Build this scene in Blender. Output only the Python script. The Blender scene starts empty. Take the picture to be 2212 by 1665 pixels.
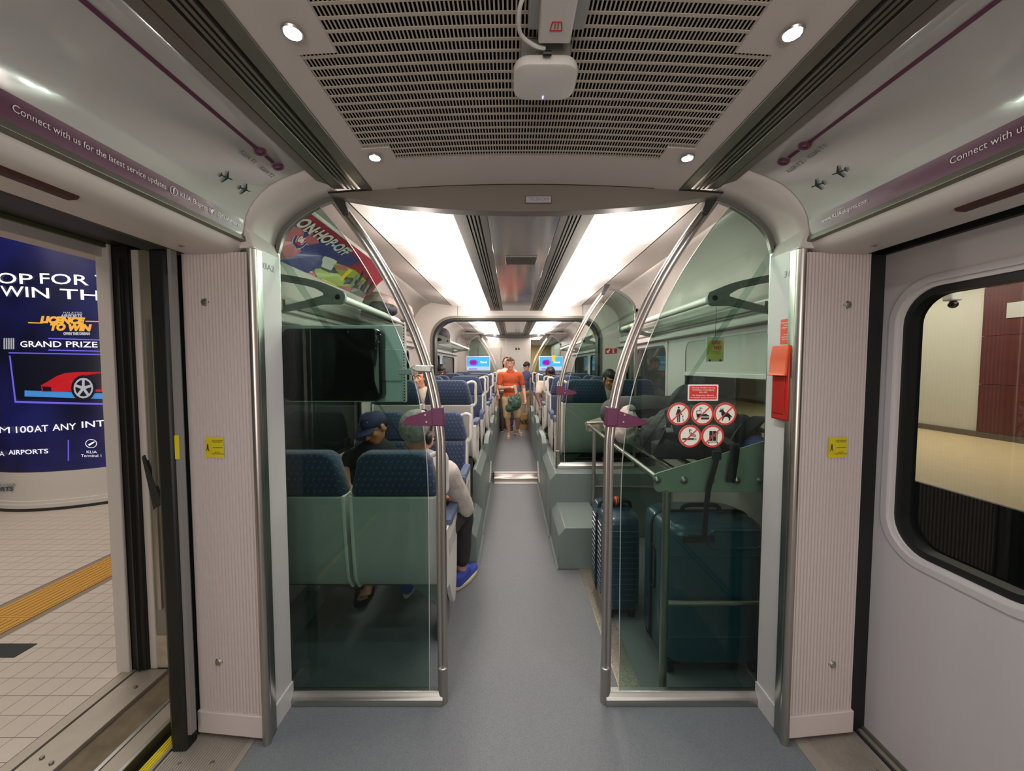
import bpy, bmesh, math, random
from math import sin, cos, pi, sqrt, radians
from mathutils import Vector, Matrix, Quaternion
random.seed(7)
SC = bpy.context.scene
COL = SC.collection

# ------------------------------------------------------------------ camera
CX, CZ = -0.055, 1.5                      # lens position: left of the car's middle line, 1.5 m above the floor
FPX = 840.0
TILT = math.atan(42.0 / FPX)
cam_d = bpy.data.cameras.new('camera')
cam = bpy.data.objects.new('camera', cam_d)
COL.objects.link(cam)
cam.location = (CX, 0, CZ)
cam.rotation_euler = (pi / 2 - TILT, 0, 0)
cam_d.sensor_width = 36
cam_d.lens = FPX / 2212 * 36
cam_d.clip_start = 0.02
cam_d.clip_end = 100
SC.camera = cam

# ------------------------------------------------------------------ world, exposure
w = bpy.data.worlds.new('tunnel_dark')
SC.world = w
w.use_nodes = True
w.node_tree.nodes['Background'].inputs[0].default_value = (0.75, 0.72, 0.68, 1)
w.node_tree.nodes['Background'].inputs[1].default_value = 0.05
SC.view_settings.view_transform = 'Standard'
SC.view_settings.look = 'None'
SC.view_settings.gamma = 1
SC.view_settings.use_curve_mapping = False
SC.view_settings.exposure = 0.62
try:
    SC.cycles.transparent_max_bounces = 24
    SC.cycles.max_bounces = 8
    SC.cycles.sample_clamp_indirect = 4
except Exception:
    pass

def area(name, loc, sx, sy, power, col=(1, 0.93, 0.86), rot=(0, 0, 0)):
    l = bpy.data.lights.new(name, 'AREA')
    l.shape = 'RECTANGLE'; l.size = sx; l.size_y = sy; l.energy = power; l.color = col
    o = bpy.data.objects.new(name, l); COL.objects.link(o)
    o.location = loc; o.rotation_euler = rot
    return o

# station ceiling lamps over the near platform (left) and the far platform (right); car lamps of the part behind the lens
area('platform_lamp', (-4.2, 2.2, 3.6), 3.0, 6.0, 100, (1, 0.90, 0.80))
area('far_platform_lamp', (8.3, 7.0, 3.4), 2.5, 10.0, 200, (1, 0.93, 0.82))
area('saloon_glow_behind', (0, -1.9, 1.5), 1.8, 1.5, 29, (1, 0.90, 0.84), (pi / 2 + 0.15, 0, 0))

# point lights added below the saloon diffusers to brighten cornices and upper walls
for yy_ in (2.2, 3.2, 4.2, 5.7, 6.9, 8.1):
    for xx_ in (-0.56, 0.56):
        l_ = bpy.data.lights.new('diffuser_fill', 'POINT'); l_.energy = 6; l_.color = (1, 0.90, 0.83); l_.shadow_soft_size = 0.06
        o_ = bpy.data.objects.new('diffuser_fill', l_); COL.objects.link(o_); o_.location = (xx_, yy_, 2.10)

# ------------------------------------------------------------------ projection helpers (a pixel at a known distance -> a point)
def _ray(px, py):
    u = 832.5 - py
    return Vector((px - 1106, FPX * cos(TILT) + u * sin(TILT), -FPX * sin(TILT) + u * cos(TILT)))
def at(px, py, D):
    r = _ray(px, py); k = D / r.y
    return Vector((CX + r.x * k, D, CZ + r.z * k))
def atz(px, py, z=0.0):
    r = _ray(px, py); k = (z - CZ) / r.z
    return Vector((CX + r.x * k, r.y * k, z))
def atx(px, py, X):
    r = _ray(px, py); k = (X - CX) / r.x
    return Vector((X, r.y * k, CZ + r.z * k))

# ------------------------------------------------------------------ materials
def lin(c):
    c = c / 255.0
    return c / 12.92 if c <= 0.04045 else ((c + 0.055) / 1.055) ** 2.4
def rgb(r, g, b): return (lin(r), lin(g), lin(b), 1)
MATS = {}
def mat(name, col, rough=0.5, metal=0.0, noise=0.0, nscale=8.0, bump=0.0, bscale=200.0, coat=0.0, emit=0.0, spec=0.5):
    m = bpy.data.materials.new(name); m.use_nodes = True
    nt = m.node_tree; p = nt.nodes['Principled BSDF']
    c = rgb(*col)
    p.inputs['Base Color'].default_value = c
    p.inputs['Roughness'].default_value = rough
    p.inputs['Metallic'].default_value = metal
    p.inputs['Specular IOR Level'].default_value = spec
    if coat: p.inputs['Coat Weight'].default_value = coat
    if emit:
        p.inputs['Emission Color'].default_value = c
        p.inputs['Emission Strength'].default_value = emit
    if noise or bump:
        tc = nt.nodes.new('ShaderNodeTexCoord')
    if noise:
        n = nt.nodes.new('ShaderNodeTexNoise'); n.inputs['Scale'].default_value = nscale
        n.inputs['Detail'].default_value = 5
        nt.links.new(tc.outputs['Object'], n.inputs['Vector'])
        mx = nt.nodes.new('ShaderNodeMix'); mx.data_type = 'RGBA'
        lo = [max(0, x * (1 - noise)) for x in c[:3]] + [1]; hi = [min(1, x * (1 + noise)) for x in c[:3]] + [1]
        mx.inputs[6].default_value = lo; mx.inputs[7].default_value = hi
        nt.links.new(n.outputs['Fac'], mx.inputs[0]); nt.links.new(mx.outputs[2], p.inputs['Base Color'])
    if bump:
        n2 = nt.nodes.new('ShaderNodeTexNoise'); n2.inputs['Scale'].default_value = bscale
        nt.links.new(tc.outputs['Object'], n2.inputs['Vector'])
        b = nt.nodes.new('ShaderNodeBump'); b.inputs['Strength'].default_value = bump; b.inputs['Distance'].default_value = 0.002
        nt.links.new(n2.outputs['Fac'], b.inputs['Height']); nt.links.new(b.outputs[0], p.inputs['Normal'])
    MATS[name] = m
    return m
class N:                                    # tiny node builder for custom materials
    def __init__(s, m): s.nt = m.node_tree
    def new(s, t, **k):
        n = s.nt.nodes.new(t)
        for a, b in k.items(): setattr(n, a, b)
        return n
    def math(s, op, a, b=None, c=None):
        n = s.new('ShaderNodeMath', operation=op)
        for i, x in enumerate((a, b, c)):
            if x is None: continue
            if isinstance(x, (int, float)): n.inputs[i].default_value = x
            else: s.nt.links.new(x, n.inputs[i])
        return n.outputs[0]
    def mix(s, f, a, b):
        n = s.new('ShaderNodeMix', data_type='RGBA')
        if isinstance(f, (int, float)): n.inputs[0].default_value = f
        else: s.nt.links.new(f, n.inputs[0])
        for i, x in ((6, a), (7, b)):
            if isinstance(x, tuple): n.inputs[i].default_value = x
            else: s.nt.links.new(x, n.inputs[i])
        return n.outputs[2]
    def link(s, a, b): s.nt.links.new(a, b)

cream = mat('cream_panel', (205, 197, 190), 0.42, noise=0.03, nscale=3)
cream_rib = mat('cream_ribbed_panel', (204, 192, 187), 0.5)
ceil_w = mat('ceiling_white', (206, 196, 190), 0.5, noise=0.02)
wall_g = mat('pale_grey_wall', (204, 198, 194), 0.4, noise=0.02)
lip_grey = mat('door_grey_paint', (190, 183, 181), 0.4, noise=0.04, nscale=2, bump=0.05, bscale=90)
alu = mat('brushed_aluminium', (176, 176, 170), 0.36, 1.0, noise=0.05, nscale=30)
alu_d = mat('dull_aluminium', (128, 126, 116), 0.45, 0.85, noise=0.08, nscale=20)
alu_w = mat('worn_sill_metal', (168, 160, 148), 0.5, 0.6, noise=0.18, nscale=9)
steel = mat('satin_steel', (188, 182, 174), 0.33, 1.0)
arch_m = mat('arch_frame_grey', (112, 112, 106), 0.45, 0.4)
black = mat('black_rubber', (16, 18, 15), 0.5)
void = mat('dark_recess', (10, 9, 8), 1.0, spec=0.0)
dark_gr = mat('dark_grey_metal', (52, 54, 52), 0.5, 0.3)
beam_m = mat('taupe_beam_paint', (114, 106, 96), 0.45, noise=0.03)
purple = mat('plum_plastic', (94, 32, 68), 0.4)
purple_p = mat('plum_print', (92, 44, 72), 0.35, coat=0.15)
white_p = mat('white_print', (236, 230, 232), 0.4)
poster_w = mat('poster_gloss_white', (202, 199, 196), 0.16, noise=0.05, nscale=2.5, coat=0.3)
dark_p = mat('dark_green_print', (38, 52, 46), 0.4)
grey_p = mat('grey_print', (120, 122, 122), 0.4)
wood = mat('reddish_brown_wood', (72, 36, 22), 0.5, noise=0.5, nscale=14)
skirt_m = mat('sage_grey_moulding', (112, 124, 120), 0.45, noise=0.05, nscale=20, bump=0.25, bscale=500)
shell_m = mat('seat_shell_grey', (176, 174, 170), 0.4)
frame_m = mat('seat_frame_white', (214, 211, 205), 0.35)
grille_m = mat('grille_cream', (190, 179, 164), 0.5)
yellow_p = mat('yellow_sticker', (214, 196, 30), 0.5)
tact_m = mat('yellow_tactile_tile', (196, 148, 62), 0.6, noise=0.12, nscale=25)
red_p = mat('red_print', (186, 34, 36), 0.4)
orange_p = mat('orange_red_print', (222, 78, 40), 0.4)
box_red = mat('red_box_plastic', (180, 36, 26), 0.35)
box_orange = mat('orange_flap_plastic', (212, 72, 12), 0.4)
blk_bag = mat('black_bag_nylon', (36, 37, 38), 0.75, noise=0.15, nscale=30, bump=0.12, bscale=500)
blk_strap = mat('black_webbing', (24, 25, 26), 0.7)
teal_shell = mat('teal_hard_shell', (44, 78, 92), 0.3, noise=0.04, nscale=10, bump=0.1, bscale=500, coat=0.3)
navy_shell = mat('dark_teal_hard_shell', (28, 58, 74), 0.32, coat=0.3)
plastic_w = mat('white_plastic', (212, 208, 202), 0.45)
black_gloss = mat('black_gloss_plastic', (9, 10, 10), 0.12)

# floor vinyl: fine woven specks
floor_m = mat('blue_grey_vinyl', (104, 108, 114), 0.62)
n = N(floor_m); tc = n.new('ShaderNodeTexCoord')
nz = n.new('ShaderNodeTexNoise'); nz.inputs['Scale'].default_value = 260; nz.inputs['Detail'].default_value = 3
n2 = n.new('ShaderNodeTexNoise'); n2.inputs['Scale'].default_value = 2.5; n2.inputs['Detail'].default_value = 6
n.link(tc.outputs['Object'], nz.inputs['Vector']); n.link(tc.outputs['Object'], n2.inputs['Vector'])
c1 = n.mix(nz.outputs['Fac'], rgb(72, 78, 84), rgb(134, 136, 136))
c2 = n.mix(n.math('MULTIPLY', n2.outputs['Fac'], 0.35), c1, rgb(88, 92, 96))
n.link(c2, floor_m.node_tree.nodes['Principled BSDF'].inputs['Base Color'])
bp = n.new('ShaderNodeBump'); bp.inputs['Strength'].default_value = 0.3; bp.inputs['Distance'].default_value = 0.001
n.link(nz.outputs['Fac'], bp.inputs['Height']); n.link(bp.outputs[0], floor_m.node_tree.nodes['Principled BSDF'].inputs['Normal'])
blue_floor = mat('blue_vinyl', (96, 112, 150), 0.6, noise=0.1, nscale=90)

# platform tile, worn sill
tile_m = mat('platform_tile', (196, 184, 172), 0.5, noise=0.07, nscale=6, bump=0.15, bscale=60)
grout_m = mat('tile_grout', (138, 124, 108), 0.9)
dirt_m = mat('dirty_concrete', (110, 98, 78), 0.85, noise=0.5, nscale=16, bump=0.6, bscale=70)

# navy seat moquette with small slanted flecks
def seat_fabric(name, base, fleck, px=0.030, pz=0.026):
    m = mat(name, base, 0.85)
    n = N(m); tc = n.new('ShaderNodeTexCoord'); sp = n.new('ShaderNodeSeparateXYZ')
    n.link(tc.outputs['Object'], sp.inputs[0])
    zz = n.math('ADD', sp.outputs[2], sp.outputs[1])
    v = n.math('DIVIDE', zz, pz)
    par = n.math('MULTIPLY', n.math('MODULO', n.math('FLOOR', n.math('ADD', v, 1000)), 2.0), 0.5)
    u = n.math('ADD', n.math('DIVIDE', sp.outputs[0], px), n.math('ADD', par, 1000))
    fu = n.math('SUBTRACT', n.math('FRACT', u), 0.5)
    fv = n.math('SUBTRACT', n.math('FRACT', n.math('ADD', v, 1000)), 0.5)
    a = n.math('SUBTRACT', fu, n.math('MULTIPLY', fv, 0.75))
    b = n.math('ADD', fv, n.math('MULTIPLY', fu, 0.3))
    d = n.math('ADD', n.math('POWER', n.math('ABSOLUTE', n.math('MULTIPLY', a, 9.0)), 2.0), n.math('POWER', n.math('ABSOLUTE', n.math('MULTIPLY', b, 3.6)), 2.0))
    mask = n.math('LESS_THAN', d, 1.0)
    nz = n.new('ShaderNodeTexNoise'); nz.inputs['Scale'].default_value = 400
    n.link(tc.outputs['Object'], nz.inputs['Vector'])
    bb = rgb(*base)
    c0 = n.mix(nz.outputs['Fac'], tuple(x * 0.6 for x in bb[:3]) + (1,), tuple(min(1, x * 1.5) for x in bb[:3]) + (1,))
    c = n.mix(n.math('MULTIPLY', mask, 0.62), c0, rgb(*fleck))
    n.link(c, m.node_tree.nodes['Principled BSDF'].inputs['Base Color'])
    m.node_tree.nodes['Principled BSDF'].inputs['Sheen Weight'].default_value = 0.2
    return m
moq = seat_fabric('navy_moquette', (38, 54, 82), (104, 114, 126))

# tinted safety glass: transparent with a green tint per face plus a clear reflection
def glass(name, tint, refl=1.0, rough=0.0):
    m = bpy.data.materials.new(name); m.use_nodes = True
    nt = m.node_tree; nt.nodes.clear()
    o = nt.nodes.new('ShaderNodeOutputMaterial'); tr = nt.nodes.new('ShaderNodeBsdfTransparent')
    gl = nt.nodes.new('ShaderNodeBsdfGlossy'); fr = nt.nodes.new('ShaderNodeFresnel'); mx = nt.nodes.new('ShaderNodeMixShader')
    mu = nt.nodes.new('ShaderNodeMath'); mu.operation = 'MULTIPLY'; mu.inputs[1].default_value = refl
    tr.inputs[0].default_value = (*[sqrt(x) for x in tint], 1)
    gl.inputs['Roughness'].default_value = rough
    fr.inputs['IOR'].default_value = 1.45
    geo = nt.nodes.new('ShaderNodeNewGeometry')
    # only front faces mirror, so one slab gives one clean reflection
    inv = nt.nodes.new('ShaderNodeMath'); inv.operation = 'SUBTRACT'; inv.inputs[0].default_value = 1.0
    nt.links.new(geo.outputs['Backfacing'], inv.inputs[1])
    mu2 = nt.nodes.new('ShaderNodeMath'); mu2.operation = 'MULTIPLY'
    nt.links.new(fr.outputs[0], mu.inputs[0]); nt.links.new(mu.outputs[0], mu2.inputs[0]); nt.links.new(inv.outputs[0], mu2.inputs[1])
    nt.links.new(mu2.outputs[0], mx.inputs[0]); nt.links.new(tr.outputs[0], mx.inputs[1]); nt.links.new(gl.outputs[0], mx.inputs[2])
    nt.links.new(mx.outputs[0], o.inputs[0])
    return m
glass_g = glass('green_tinted_glass', (0.42, 0.57, 0.50))
glass_w = glass('window_glass', (0.62, 0.68, 0.64), 1.2)
glass_s = glass('shelf_glass', (0.70, 0.82, 0.77))

# backlit diffuser: brightest over the tube, falling off to its edges (object space, across the panel)
def diffuser(name, k):
    m = bpy.data.materials.new(name); m.use_nodes = True
    n = N(m); p = m.node_tree.nodes['Principled BSDF']
    p.inputs['Base Color'].default_value = rgb(232, 222, 214); p.inputs['Roughness'].default_value = 0.5
    tc = n.new('ShaderNodeTexCoord'); sp = n.new('ShaderNodeSeparateXYZ'); n.link(tc.outputs['Object'], sp.inputs[0])
    a = n.math('ABSOLUTE', sp.outputs[0])
    t = n.math('DIVIDE', n.math('SUBTRACT', a, 0.52), 0.17)
    g = n.math('POWER', 2.718, n.math('MULTIPLY', n.math('MULTIPLY', t, t), -2.2))
    e = n.math('ADD', n.math('MULTIPLY', g, k), 0.035 * k)
    p.inputs['Emission Color'].default_value = (1.0, 0.90, 0.83, 1)
    n.link(e, p.inputs['Emission Strength'])
    return m
diff_m = diffuser('lit_diffuser', 5.0)
def emit(name, col, s):
    m = bpy.data.materials.new(name); m.use_nodes = True; nt = m.node_tree; nt.nodes.clear()
    o = nt.nodes.new('ShaderNodeOutputMaterial'); e = nt.nodes.new('ShaderNodeEmission')
    e.inputs[0].default_value = (*col, 1); e.inputs[1].default_value = s
    nt.links.new(e.outputs[0], o.inputs[0]); return m
led_m = emit('led_light', (0.85, 0.93, 1.0), 30)

# ------------------------------------------------------------------ mesh builder
def root_of(o):
    while o.parent: o = o.parent
    return o
def sm_path(pts, n=6):
    """Catmull-Rom through the points."""
    P = [Vector(p) for p in pts]; out = []
    for i in range(len(P) - 1):
        a = P[i - 1] if i else P[0] * 2 - P[1]; b, c = P[i], P[i + 1]
        d = P[i + 2] if i + 2 < len(P) else P[-1] * 2 - P[-2]
        for k in range(n):
            t = k / n
            out.append(0.5 * ((2 * b) + (c - a) * t + (2 * a - 5 * b + 4 * c - d) * t * t + (3 * b - a - 3 * c + d) * t ** 3))
    out.append(P[-1]); return out
def rrect(w, h, r, n=5, cx=0, cy=0):
    pts = []
    for (sx, sy, a0) in ((1, 1, 0), (-1, 1, 90), (-1, -1, 180), (1, -1, 270)):
        for k in range(n + 1):
            a = radians(a0 + 90 * k / n)
            pts.append((cx + sx * (w / 2 - r) + r * cos(a), cy + sy * (h / 2 - r) + r * sin(a)))
    return pts
def circle(r, n=24, cx=0, cy=0): return [(cx + r * cos(2 * pi * k / n), cy + r * sin(2 * pi * k / n)) for k in range(n)]
class MB:
    def __init__(s): s.v = []; s.f = []
    def quad(s, a, b, c, d):
        i = len(s.v); s.v += [Vector(a), Vector(b), Vector(c), Vector(d)]; s.f.append((i, i + 1, i + 2, i + 3)); return s
    def box(s, x0, x1, y0, y1, z0, z1):
        i = len(s.v)
        s.v += [Vector(p) for p in ((x0, y0, z0), (x1, y0, z0), (x1, y1, z0), (x0, y1, z0), (x0, y0, z1), (x1, y0, z1), (x1, y1, z1), (x0, y1, z1))]
        s.f += [(i, i + 3, i + 2, i + 1), (i + 4, i + 5, i + 6, i + 7), (i, i + 1, i + 5, i + 4), (i + 1, i + 2, i + 6, i + 5), (i + 2, i + 3, i + 7, i + 6), (i + 3, i, i + 4, i + 7)]
        return s
    def obox(s, c, ax, ay, az, hx, hy, hz):
        i = len(s.v); c = Vector(c)
        for dz in (-1, 1):
            for (dx, dy) in ((-1, -1), (1, -1), (1, 1), (-1, 1)):
                s.v.append(c + Vector(ax) * dx * hx + Vector(ay) * dy * hy + Vector(az) * dz * hz)
        s.f += [(i, i + 3, i + 2, i + 1), (i + 4, i + 5, i + 6, i + 7), (i, i + 1, i + 5, i + 4), (i + 1, i + 2, i + 6, i + 5), (i + 2, i + 3, i + 7, i + 6), (i + 3, i, i + 4, i + 7)]
        return s
    def loft(s, rings, caps=True, closed=True):
        i0 = len(s.v); n = len(rings[0])
        for r in rings: s.v += [Vector(p) for p in r]
        for k in range(len(rings) - 1):
            for j in range(n if closed else n - 1):
                a = i0 + k * n + j; b = i0 + k * n + (j + 1) % n
                s.f.append((a, b, b + n, a + n))
        if caps and closed:
            s.f.append(tuple(range(i0 + n - 1, i0 - 1, -1)))
            m = i0 + (len(rings) - 1) * n; s.f.append(tuple(range(m, m + n)))
        return s
    def tube(s, pts, r, n=12, caps=True, closed=False):
        P = [Vector(p) for p in pts]; m = len(P)
        rs = r if isinstance(r, (list, tuple)) else [r] * m
        T = []
        for i in range(m):
            if closed: t = P[(i + 1) % m] - P[i - 1]
            else: t = P[min(i + 1, m - 1)] - P[max(i - 1, 0)]
            T.append(t.normalized())
        up = Vector((0, 0, 1)) if abs(T[0].z) < 0.9 else Vector((1, 0, 0))
        nr = (up - T[0] * up.dot(T[0])).normalized(); rings = []
        for i in range(m):
            nr = (nr - T[i] * nr.dot(T[i])).normalized(); b = T[i].cross(nr)
            rings.append([P[i] + (nr * cos(2 * pi * k / n) + b * sin(2 * pi * k / n)) * rs[i] for k in range(n)])
        if closed: rings.append(rings[0]); caps = False
        return s.loft(rings, caps)
    def prism(s, poly, axis, a0, a1):
        def P(p, a):
            return {'x': (a, p[0], p[1]), 'y': (p[0], a, p[1]), 'z': (p[0], p[1], a)}[axis]
        return s.loft([[P(p, a0) for p in poly], [P(p, a1) for p in poly]])
    def ell(s, c, r, R=None, nu=16, nv=10):
        c = Vector(c); rings = []
        if isinstance(r, (int, float)): r = (r, r, r)
        for j in range(1, nv):
            a = -pi / 2 + pi * j / nv; ring = []
            for k in range(nu):
                b = 2 * pi * k / nu
                p = Vector((r[0] * cos(a) * cos(b), r[1] * cos(a) * sin(b), r[2] * sin(a)))
                if R: p = R @ p
                ring.append(c + p)
            rings.append(ring)
        i0 = len(s.v); s.loft(rings, caps=False)
        lo = Vector((0, 0, -r[2])); hi = Vector((0, 0, r[2]))
        if R: lo = R @ lo; hi = R @ hi
        s.v += [c + lo, c + hi]; a = len(s.v) - 2; m = i0 + (nv - 2) * nu
        for k in range(nu):
            s.f.append((a, i0 + (k + 1) % nu, i0 + k)); s.f.append((a + 1, m + k, m + (k + 1) % nu))
        return s
    def cap(s, p0, r0, p1, r1, n=12):
        """tapered capsule"""
        p0 = Vector(p0); p1 = Vector(p1); d = (p1 - p0); L = d.length
        if L < 1e-5: return s.ell(p0, r0)
        d /= L; pts = []; rs = []
        for k in range(4):
            a = pi / 2 * (1 - k / 4.0); pts.append(p0 - d * r0 * sin(a)); rs.append(max(r0 * cos(a), r0 * 0.05))
        for t in (0, 0.25, 0.5, 0.75, 1): pts.append(p0 + d * L * t); rs.append(r0 + (r1 - r0) * t)
        for k in range(1, 5):
            a = pi / 2 * k / 4.0; pts.append(p1 + d * r1 * sin(a)); rs.append(max(r1 * cos(a), r1 * 0.05))
        return s.tube(pts, rs, n)
    def lathe(s, prof, c=(0, 0, 0), axis='z', n=24):
        rings = []
        for (r, h) in prof:
            ring = []
            for k in range(n):
                a = 2 * pi * k / n
                p = {'z': (r * cos(a), r * sin(a), h), 'y': (r * cos(a), h, r * sin(a)), 'x': (h, r * cos(a), r * sin(a))}[axis]
                ring.append(Vector(c) + Vector(p))
            rings.append(ring)
        return s.loft(rings)
    def xf(s, M):
        s.v = [M @ v for v in s.v]; return s
    def sheet(s, grid):
        """grid: rows of points, open surface"""
        return s.loft(grid, caps=False, closed=False)
    def build(s, name, m, parent=None, smooth=False, bevel=0.0, solid=0.0, subsurf=0, seg=2, local=False, ang=35):
        me = bpy.data.meshes.new(name)
        if parent is not None: org = Vector((0, 0, 0)) if local else root_of(parent)['_o'] if '_o' in root_of(parent) else root_of(parent).location
        elif local: org = Vector((0, 0, 0))
        else:
            xs = [v.x for v in s.v]; ys = [v.y for v in s.v]; zs = [v.z for v in s.v]
            org = Vector(((min(xs) + max(xs)) / 2, (min(ys) + max(ys)) / 2, min(zs)))
        org = Vector(org)
        me.from_pydata([tuple(v - org) for v in s.v], [], s.f)
        bm = bmesh.new(); bm.from_mesh(me); bmesh.ops.remove_doubles(bm, verts=bm.verts, dist=1e-6)
        bmesh.ops.recalc_face_normals(bm, faces=bm.faces); bm.to_mesh(me); bm.free()
        if m: me.materials.append(m)
        if smooth:
            me.polygons.foreach_set('use_smooth', [True] * len(me.polygons))
            try: me.set_sharp_from_angle(angle=radians(ang))
            except Exception: pass
        o = bpy.data.objects.new(name, me); COL.objects.link(o)
        if parent is not None: o.parent = parent
        else: o.location = org
        if solid:
            md = o.modifiers.new('solid', 'SOLIDIFY'); md.thickness = solid; md.offset = 0
        if bevel:
            md = o.modifiers.new('bevel', 'BEVEL'); md.width = bevel; md.segments = seg; md.limit_method = 'ANGLE'; md.angle_limit = radians(32)
            md.harden_normals = False
            me.polygons.foreach_set('use_smooth', [True] * len(me.polygons))
            try: me.set_sharp_from_angle(angle=radians(50))
            except Exception: pass
        if subsurf:
            md = o.modifiers.new('sub', 'SUBSURF'); md.levels = subsurf; md.render_levels = subsurf
        return o
def tag(o, label=None, cat=None, group=None, kind=None):
    if label: o['label'] = label
    if cat: o['category'] = cat
    if group: o['group'] = group
    if kind: o['kind'] = kind
    return o
def thing(name, label, cat, loc=(0, 0, 0), rz=0.0, group=None, kind=None):
    o = bpy.data.objects.new(name, None); COL.objects.link(o)
    o.empty_display_size = 0.1
    o.location = loc; o.rotation_euler = (0, 0, rz)
    return tag(o, label, cat, group, kind)
def copy_tree(o, parent=None):
    c = o.copy(); COL.objects.link(c)
    if parent is not None: c.parent = parent
    for ch in list(o.children): copy_tree(ch, c)
    return c
def struct(mb, name, m, **k):
    label = k.pop('label', None)
    o = mb.build(name, m, None, **k); o['kind'] = 'structure'
    if label: o['label'] = label
    return o

def text(txt, size, fn, name, m, parent, sx=1.0, align='CENTER', shear=0.0, bold=0.0, space=1.0, fit=None):
    """lettering: text outline mapped by fn(u, v) -> point, u along the line, v up, both in metres"""
    cu = bpy.data.curves.new('t', 'FONT'); cu.body = txt; cu.size = size; cu.align_x = align; cu.align_y = 'CENTER'
    cu.shear = shear; cu.offset = bold; cu.space_character = space; cu.resolution_u = 3; cu.fill_mode = 'FRONT'
    o = bpy.data.objects.new('t', cu); COL.objects.link(o)
    bpy.context.view_layer.update()
    me = bpy.data.meshes.new_from_object(o.evaluated_get(bpy.context.evaluated_depsgraph_get()))
    bpy.data.objects.remove(o)
    if fit:
        xs = [v.co.x for v in me.vertices]; sx = fit / max(1e-6, max(xs) - min(xs))
    mb = MB(); mb.v = [Vector(fn(v.co.x * sx, v.co.y)) for v in me.vertices]
    mb.f = [tuple(p.vertices) for p in me.polygons]
    bpy.data.meshes.remove(me); bpy.data.curves.remove(cu)
    return mb.build(name, m, parent)
def plane_fn(o, ux, vx):
    o = Vector(o); ux = Vector(ux); vx = Vector(vx)
    return lambda u, v: o + ux * u + vx * v
def flat(poly, fn):
    """a flat patch: poly in (u, v) mapped by fn"""
    mb = MB(); mb.v = [Vector(fn(a, b)) for a, b in poly]; mb.f = [tuple(range(len(poly)))]; return mb
# ================================================================== SETTING: vestibule, saloons
def lip(v): return v
CE = lambda x: 2.235 - 0.06 * x * x          # gently vaulted ceiling
PY = 1.67                                     # plane of the near glass partitions
BY = 4.95                                     # bulkhead with the rubber framed gangway opening
P2 = 8.9                                      # far pair of partitions
EY = 10.7                                     # far end wall

# ---- floors
struct(MB().box(-1.085, 1.075, -1.2, 4.93, -0.06, 0), 'floor', floor_m, label='blue grey speckled vinyl floor of the car')
struct(MB().box(-1.33, -1.085, 1.6, 4.93, -0.06, 0).box(1.075, 1.33, 1.6, 4.93, -0.06, 0), 'trim_1', floor_m)
struct(MB().box(-0.6, 0.6, 5.12, 8.9, 0.0, 0.08), 'floor', floor_m)
struct(MB().box(-1.33, 1.33, 8.9, 14.5, 0.0, 0.08), 'floor', blue_floor)
step = thing('aisle_step', 'low metal step with two bright nosings across the middle of the aisle', 'step', (0, 4.93, 0))
pr = [(4.93, 0), (4.93, 0.055), (4.96, 0.075), (5.13, 0.08), (5.13, 0)]
MB().prism(pr, 'x', -0.29, 0.29).build('riser', steel, step, bevel=0.004)
MB().box(-0.29, 0.29, 5.10, 5.15, 0.08, 0.088).build('nosing', white_p, step, bevel=0.002)
MB().box(-0.28, 0.28, 4.885, 4.93, 0.0, 0.008).build('nosing', white_p, step, bevel=0.002)

# ---- door sills (bands seen through the doorways)
def sill(side, bands, y0, y1, label, name='door_sill'):
    root = thing(name, label, 'sill', (side * 1.3, (y0 + y1) / 2, 0))
    for (a, b, z, m, nm) in bands:
        x0, x1 = sorted((side * a, side * b))
        MB().box(x0, x1, y0, y1, z - 0.05, z).build(nm, m, root, bevel=0.002)
    return root
rib_b = []
sl = sill(-1, [(1.085, 1.11, 0.003, alu_w, 'edge_strip'), (1.11, 1.385, 0.0, alu_w, 'tread_plate'), (1.385, 1.40, 0.006, alu, 'edge_strip'),
          (1.40, 1.448, -0.008, yellow_p, 'yellow_strip'), (1.448, 1.50, -0.04, black, 'door_track'), (1.50, 1.52, 0.0, alu, 'edge_strip'),
          (1.52, 1.59, -0.003, alu_w, 'tread_plate'), (1.59, 1.61, 0.0, alu, 'edge_strip'), (1.61, 1.765, -0.02, dirt_m, 'step_filler'), (1.765, 1.91, -0.004, alu_w, 'edge_plate')],
     -0.6, 1.86, 'worn metal sill with ribbed tread and yellow strip in the open doorway')
mb = MB()
for k in range(26): mb.box(-1.375 + k * 0.0102, -1.371 + k * 0.0102, -0.6, 1.86, 0, 0.0025)
tag(mb.build('tread_ribs', alu_w, sl), kind='stuff')
mb = MB()
for k in range(4): mb.box(-1.444 + k * 0.011, -1.439 + k * 0.011, -0.6, 1.6, -0.008, -0.004)
tag(mb.build('yellow_ribs', yellow_p, sl), kind='stuff')
for (x, y) in ((-1.19, 1.40), (-1.31, 1.395), (-1.17, 1.22), (-1.30, 1.21), (-1.80, 1.40), (-1.86, 1.42), (-1.82, 1.75)):
    MB().lathe([(0.001, 0.003), (0.006, 0.003), (0.008, 0.0)], (x, y, 0.0), n=10).build('screw', alu_d, sl)
sr = sill(1, [(1.075, 1.13, 0.003, alu_w, 'edge_strip'), (1.13, 1.355, 0.0, alu_w, 'tread_plate'), (1.355, 1.37, -0.02, black, 'door_track'),
              (1.37, 1.40, 0.008, alu_w, 'edge_strip'), (1.40, 1.46, 0.002, black, 'door_seal')],
     -0.6, 1.56, 'ribbed metal sill before the closed door on the right')
mb = MB()
for k in range(20): mb.box(1.14 + k * 0.0102, 1.144 + k * 0.0102, -0.6, 1.56, 0, 0.0025)
tag(mb.build('tread_ribs', alu_w, sr), kind='stuff')
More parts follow.
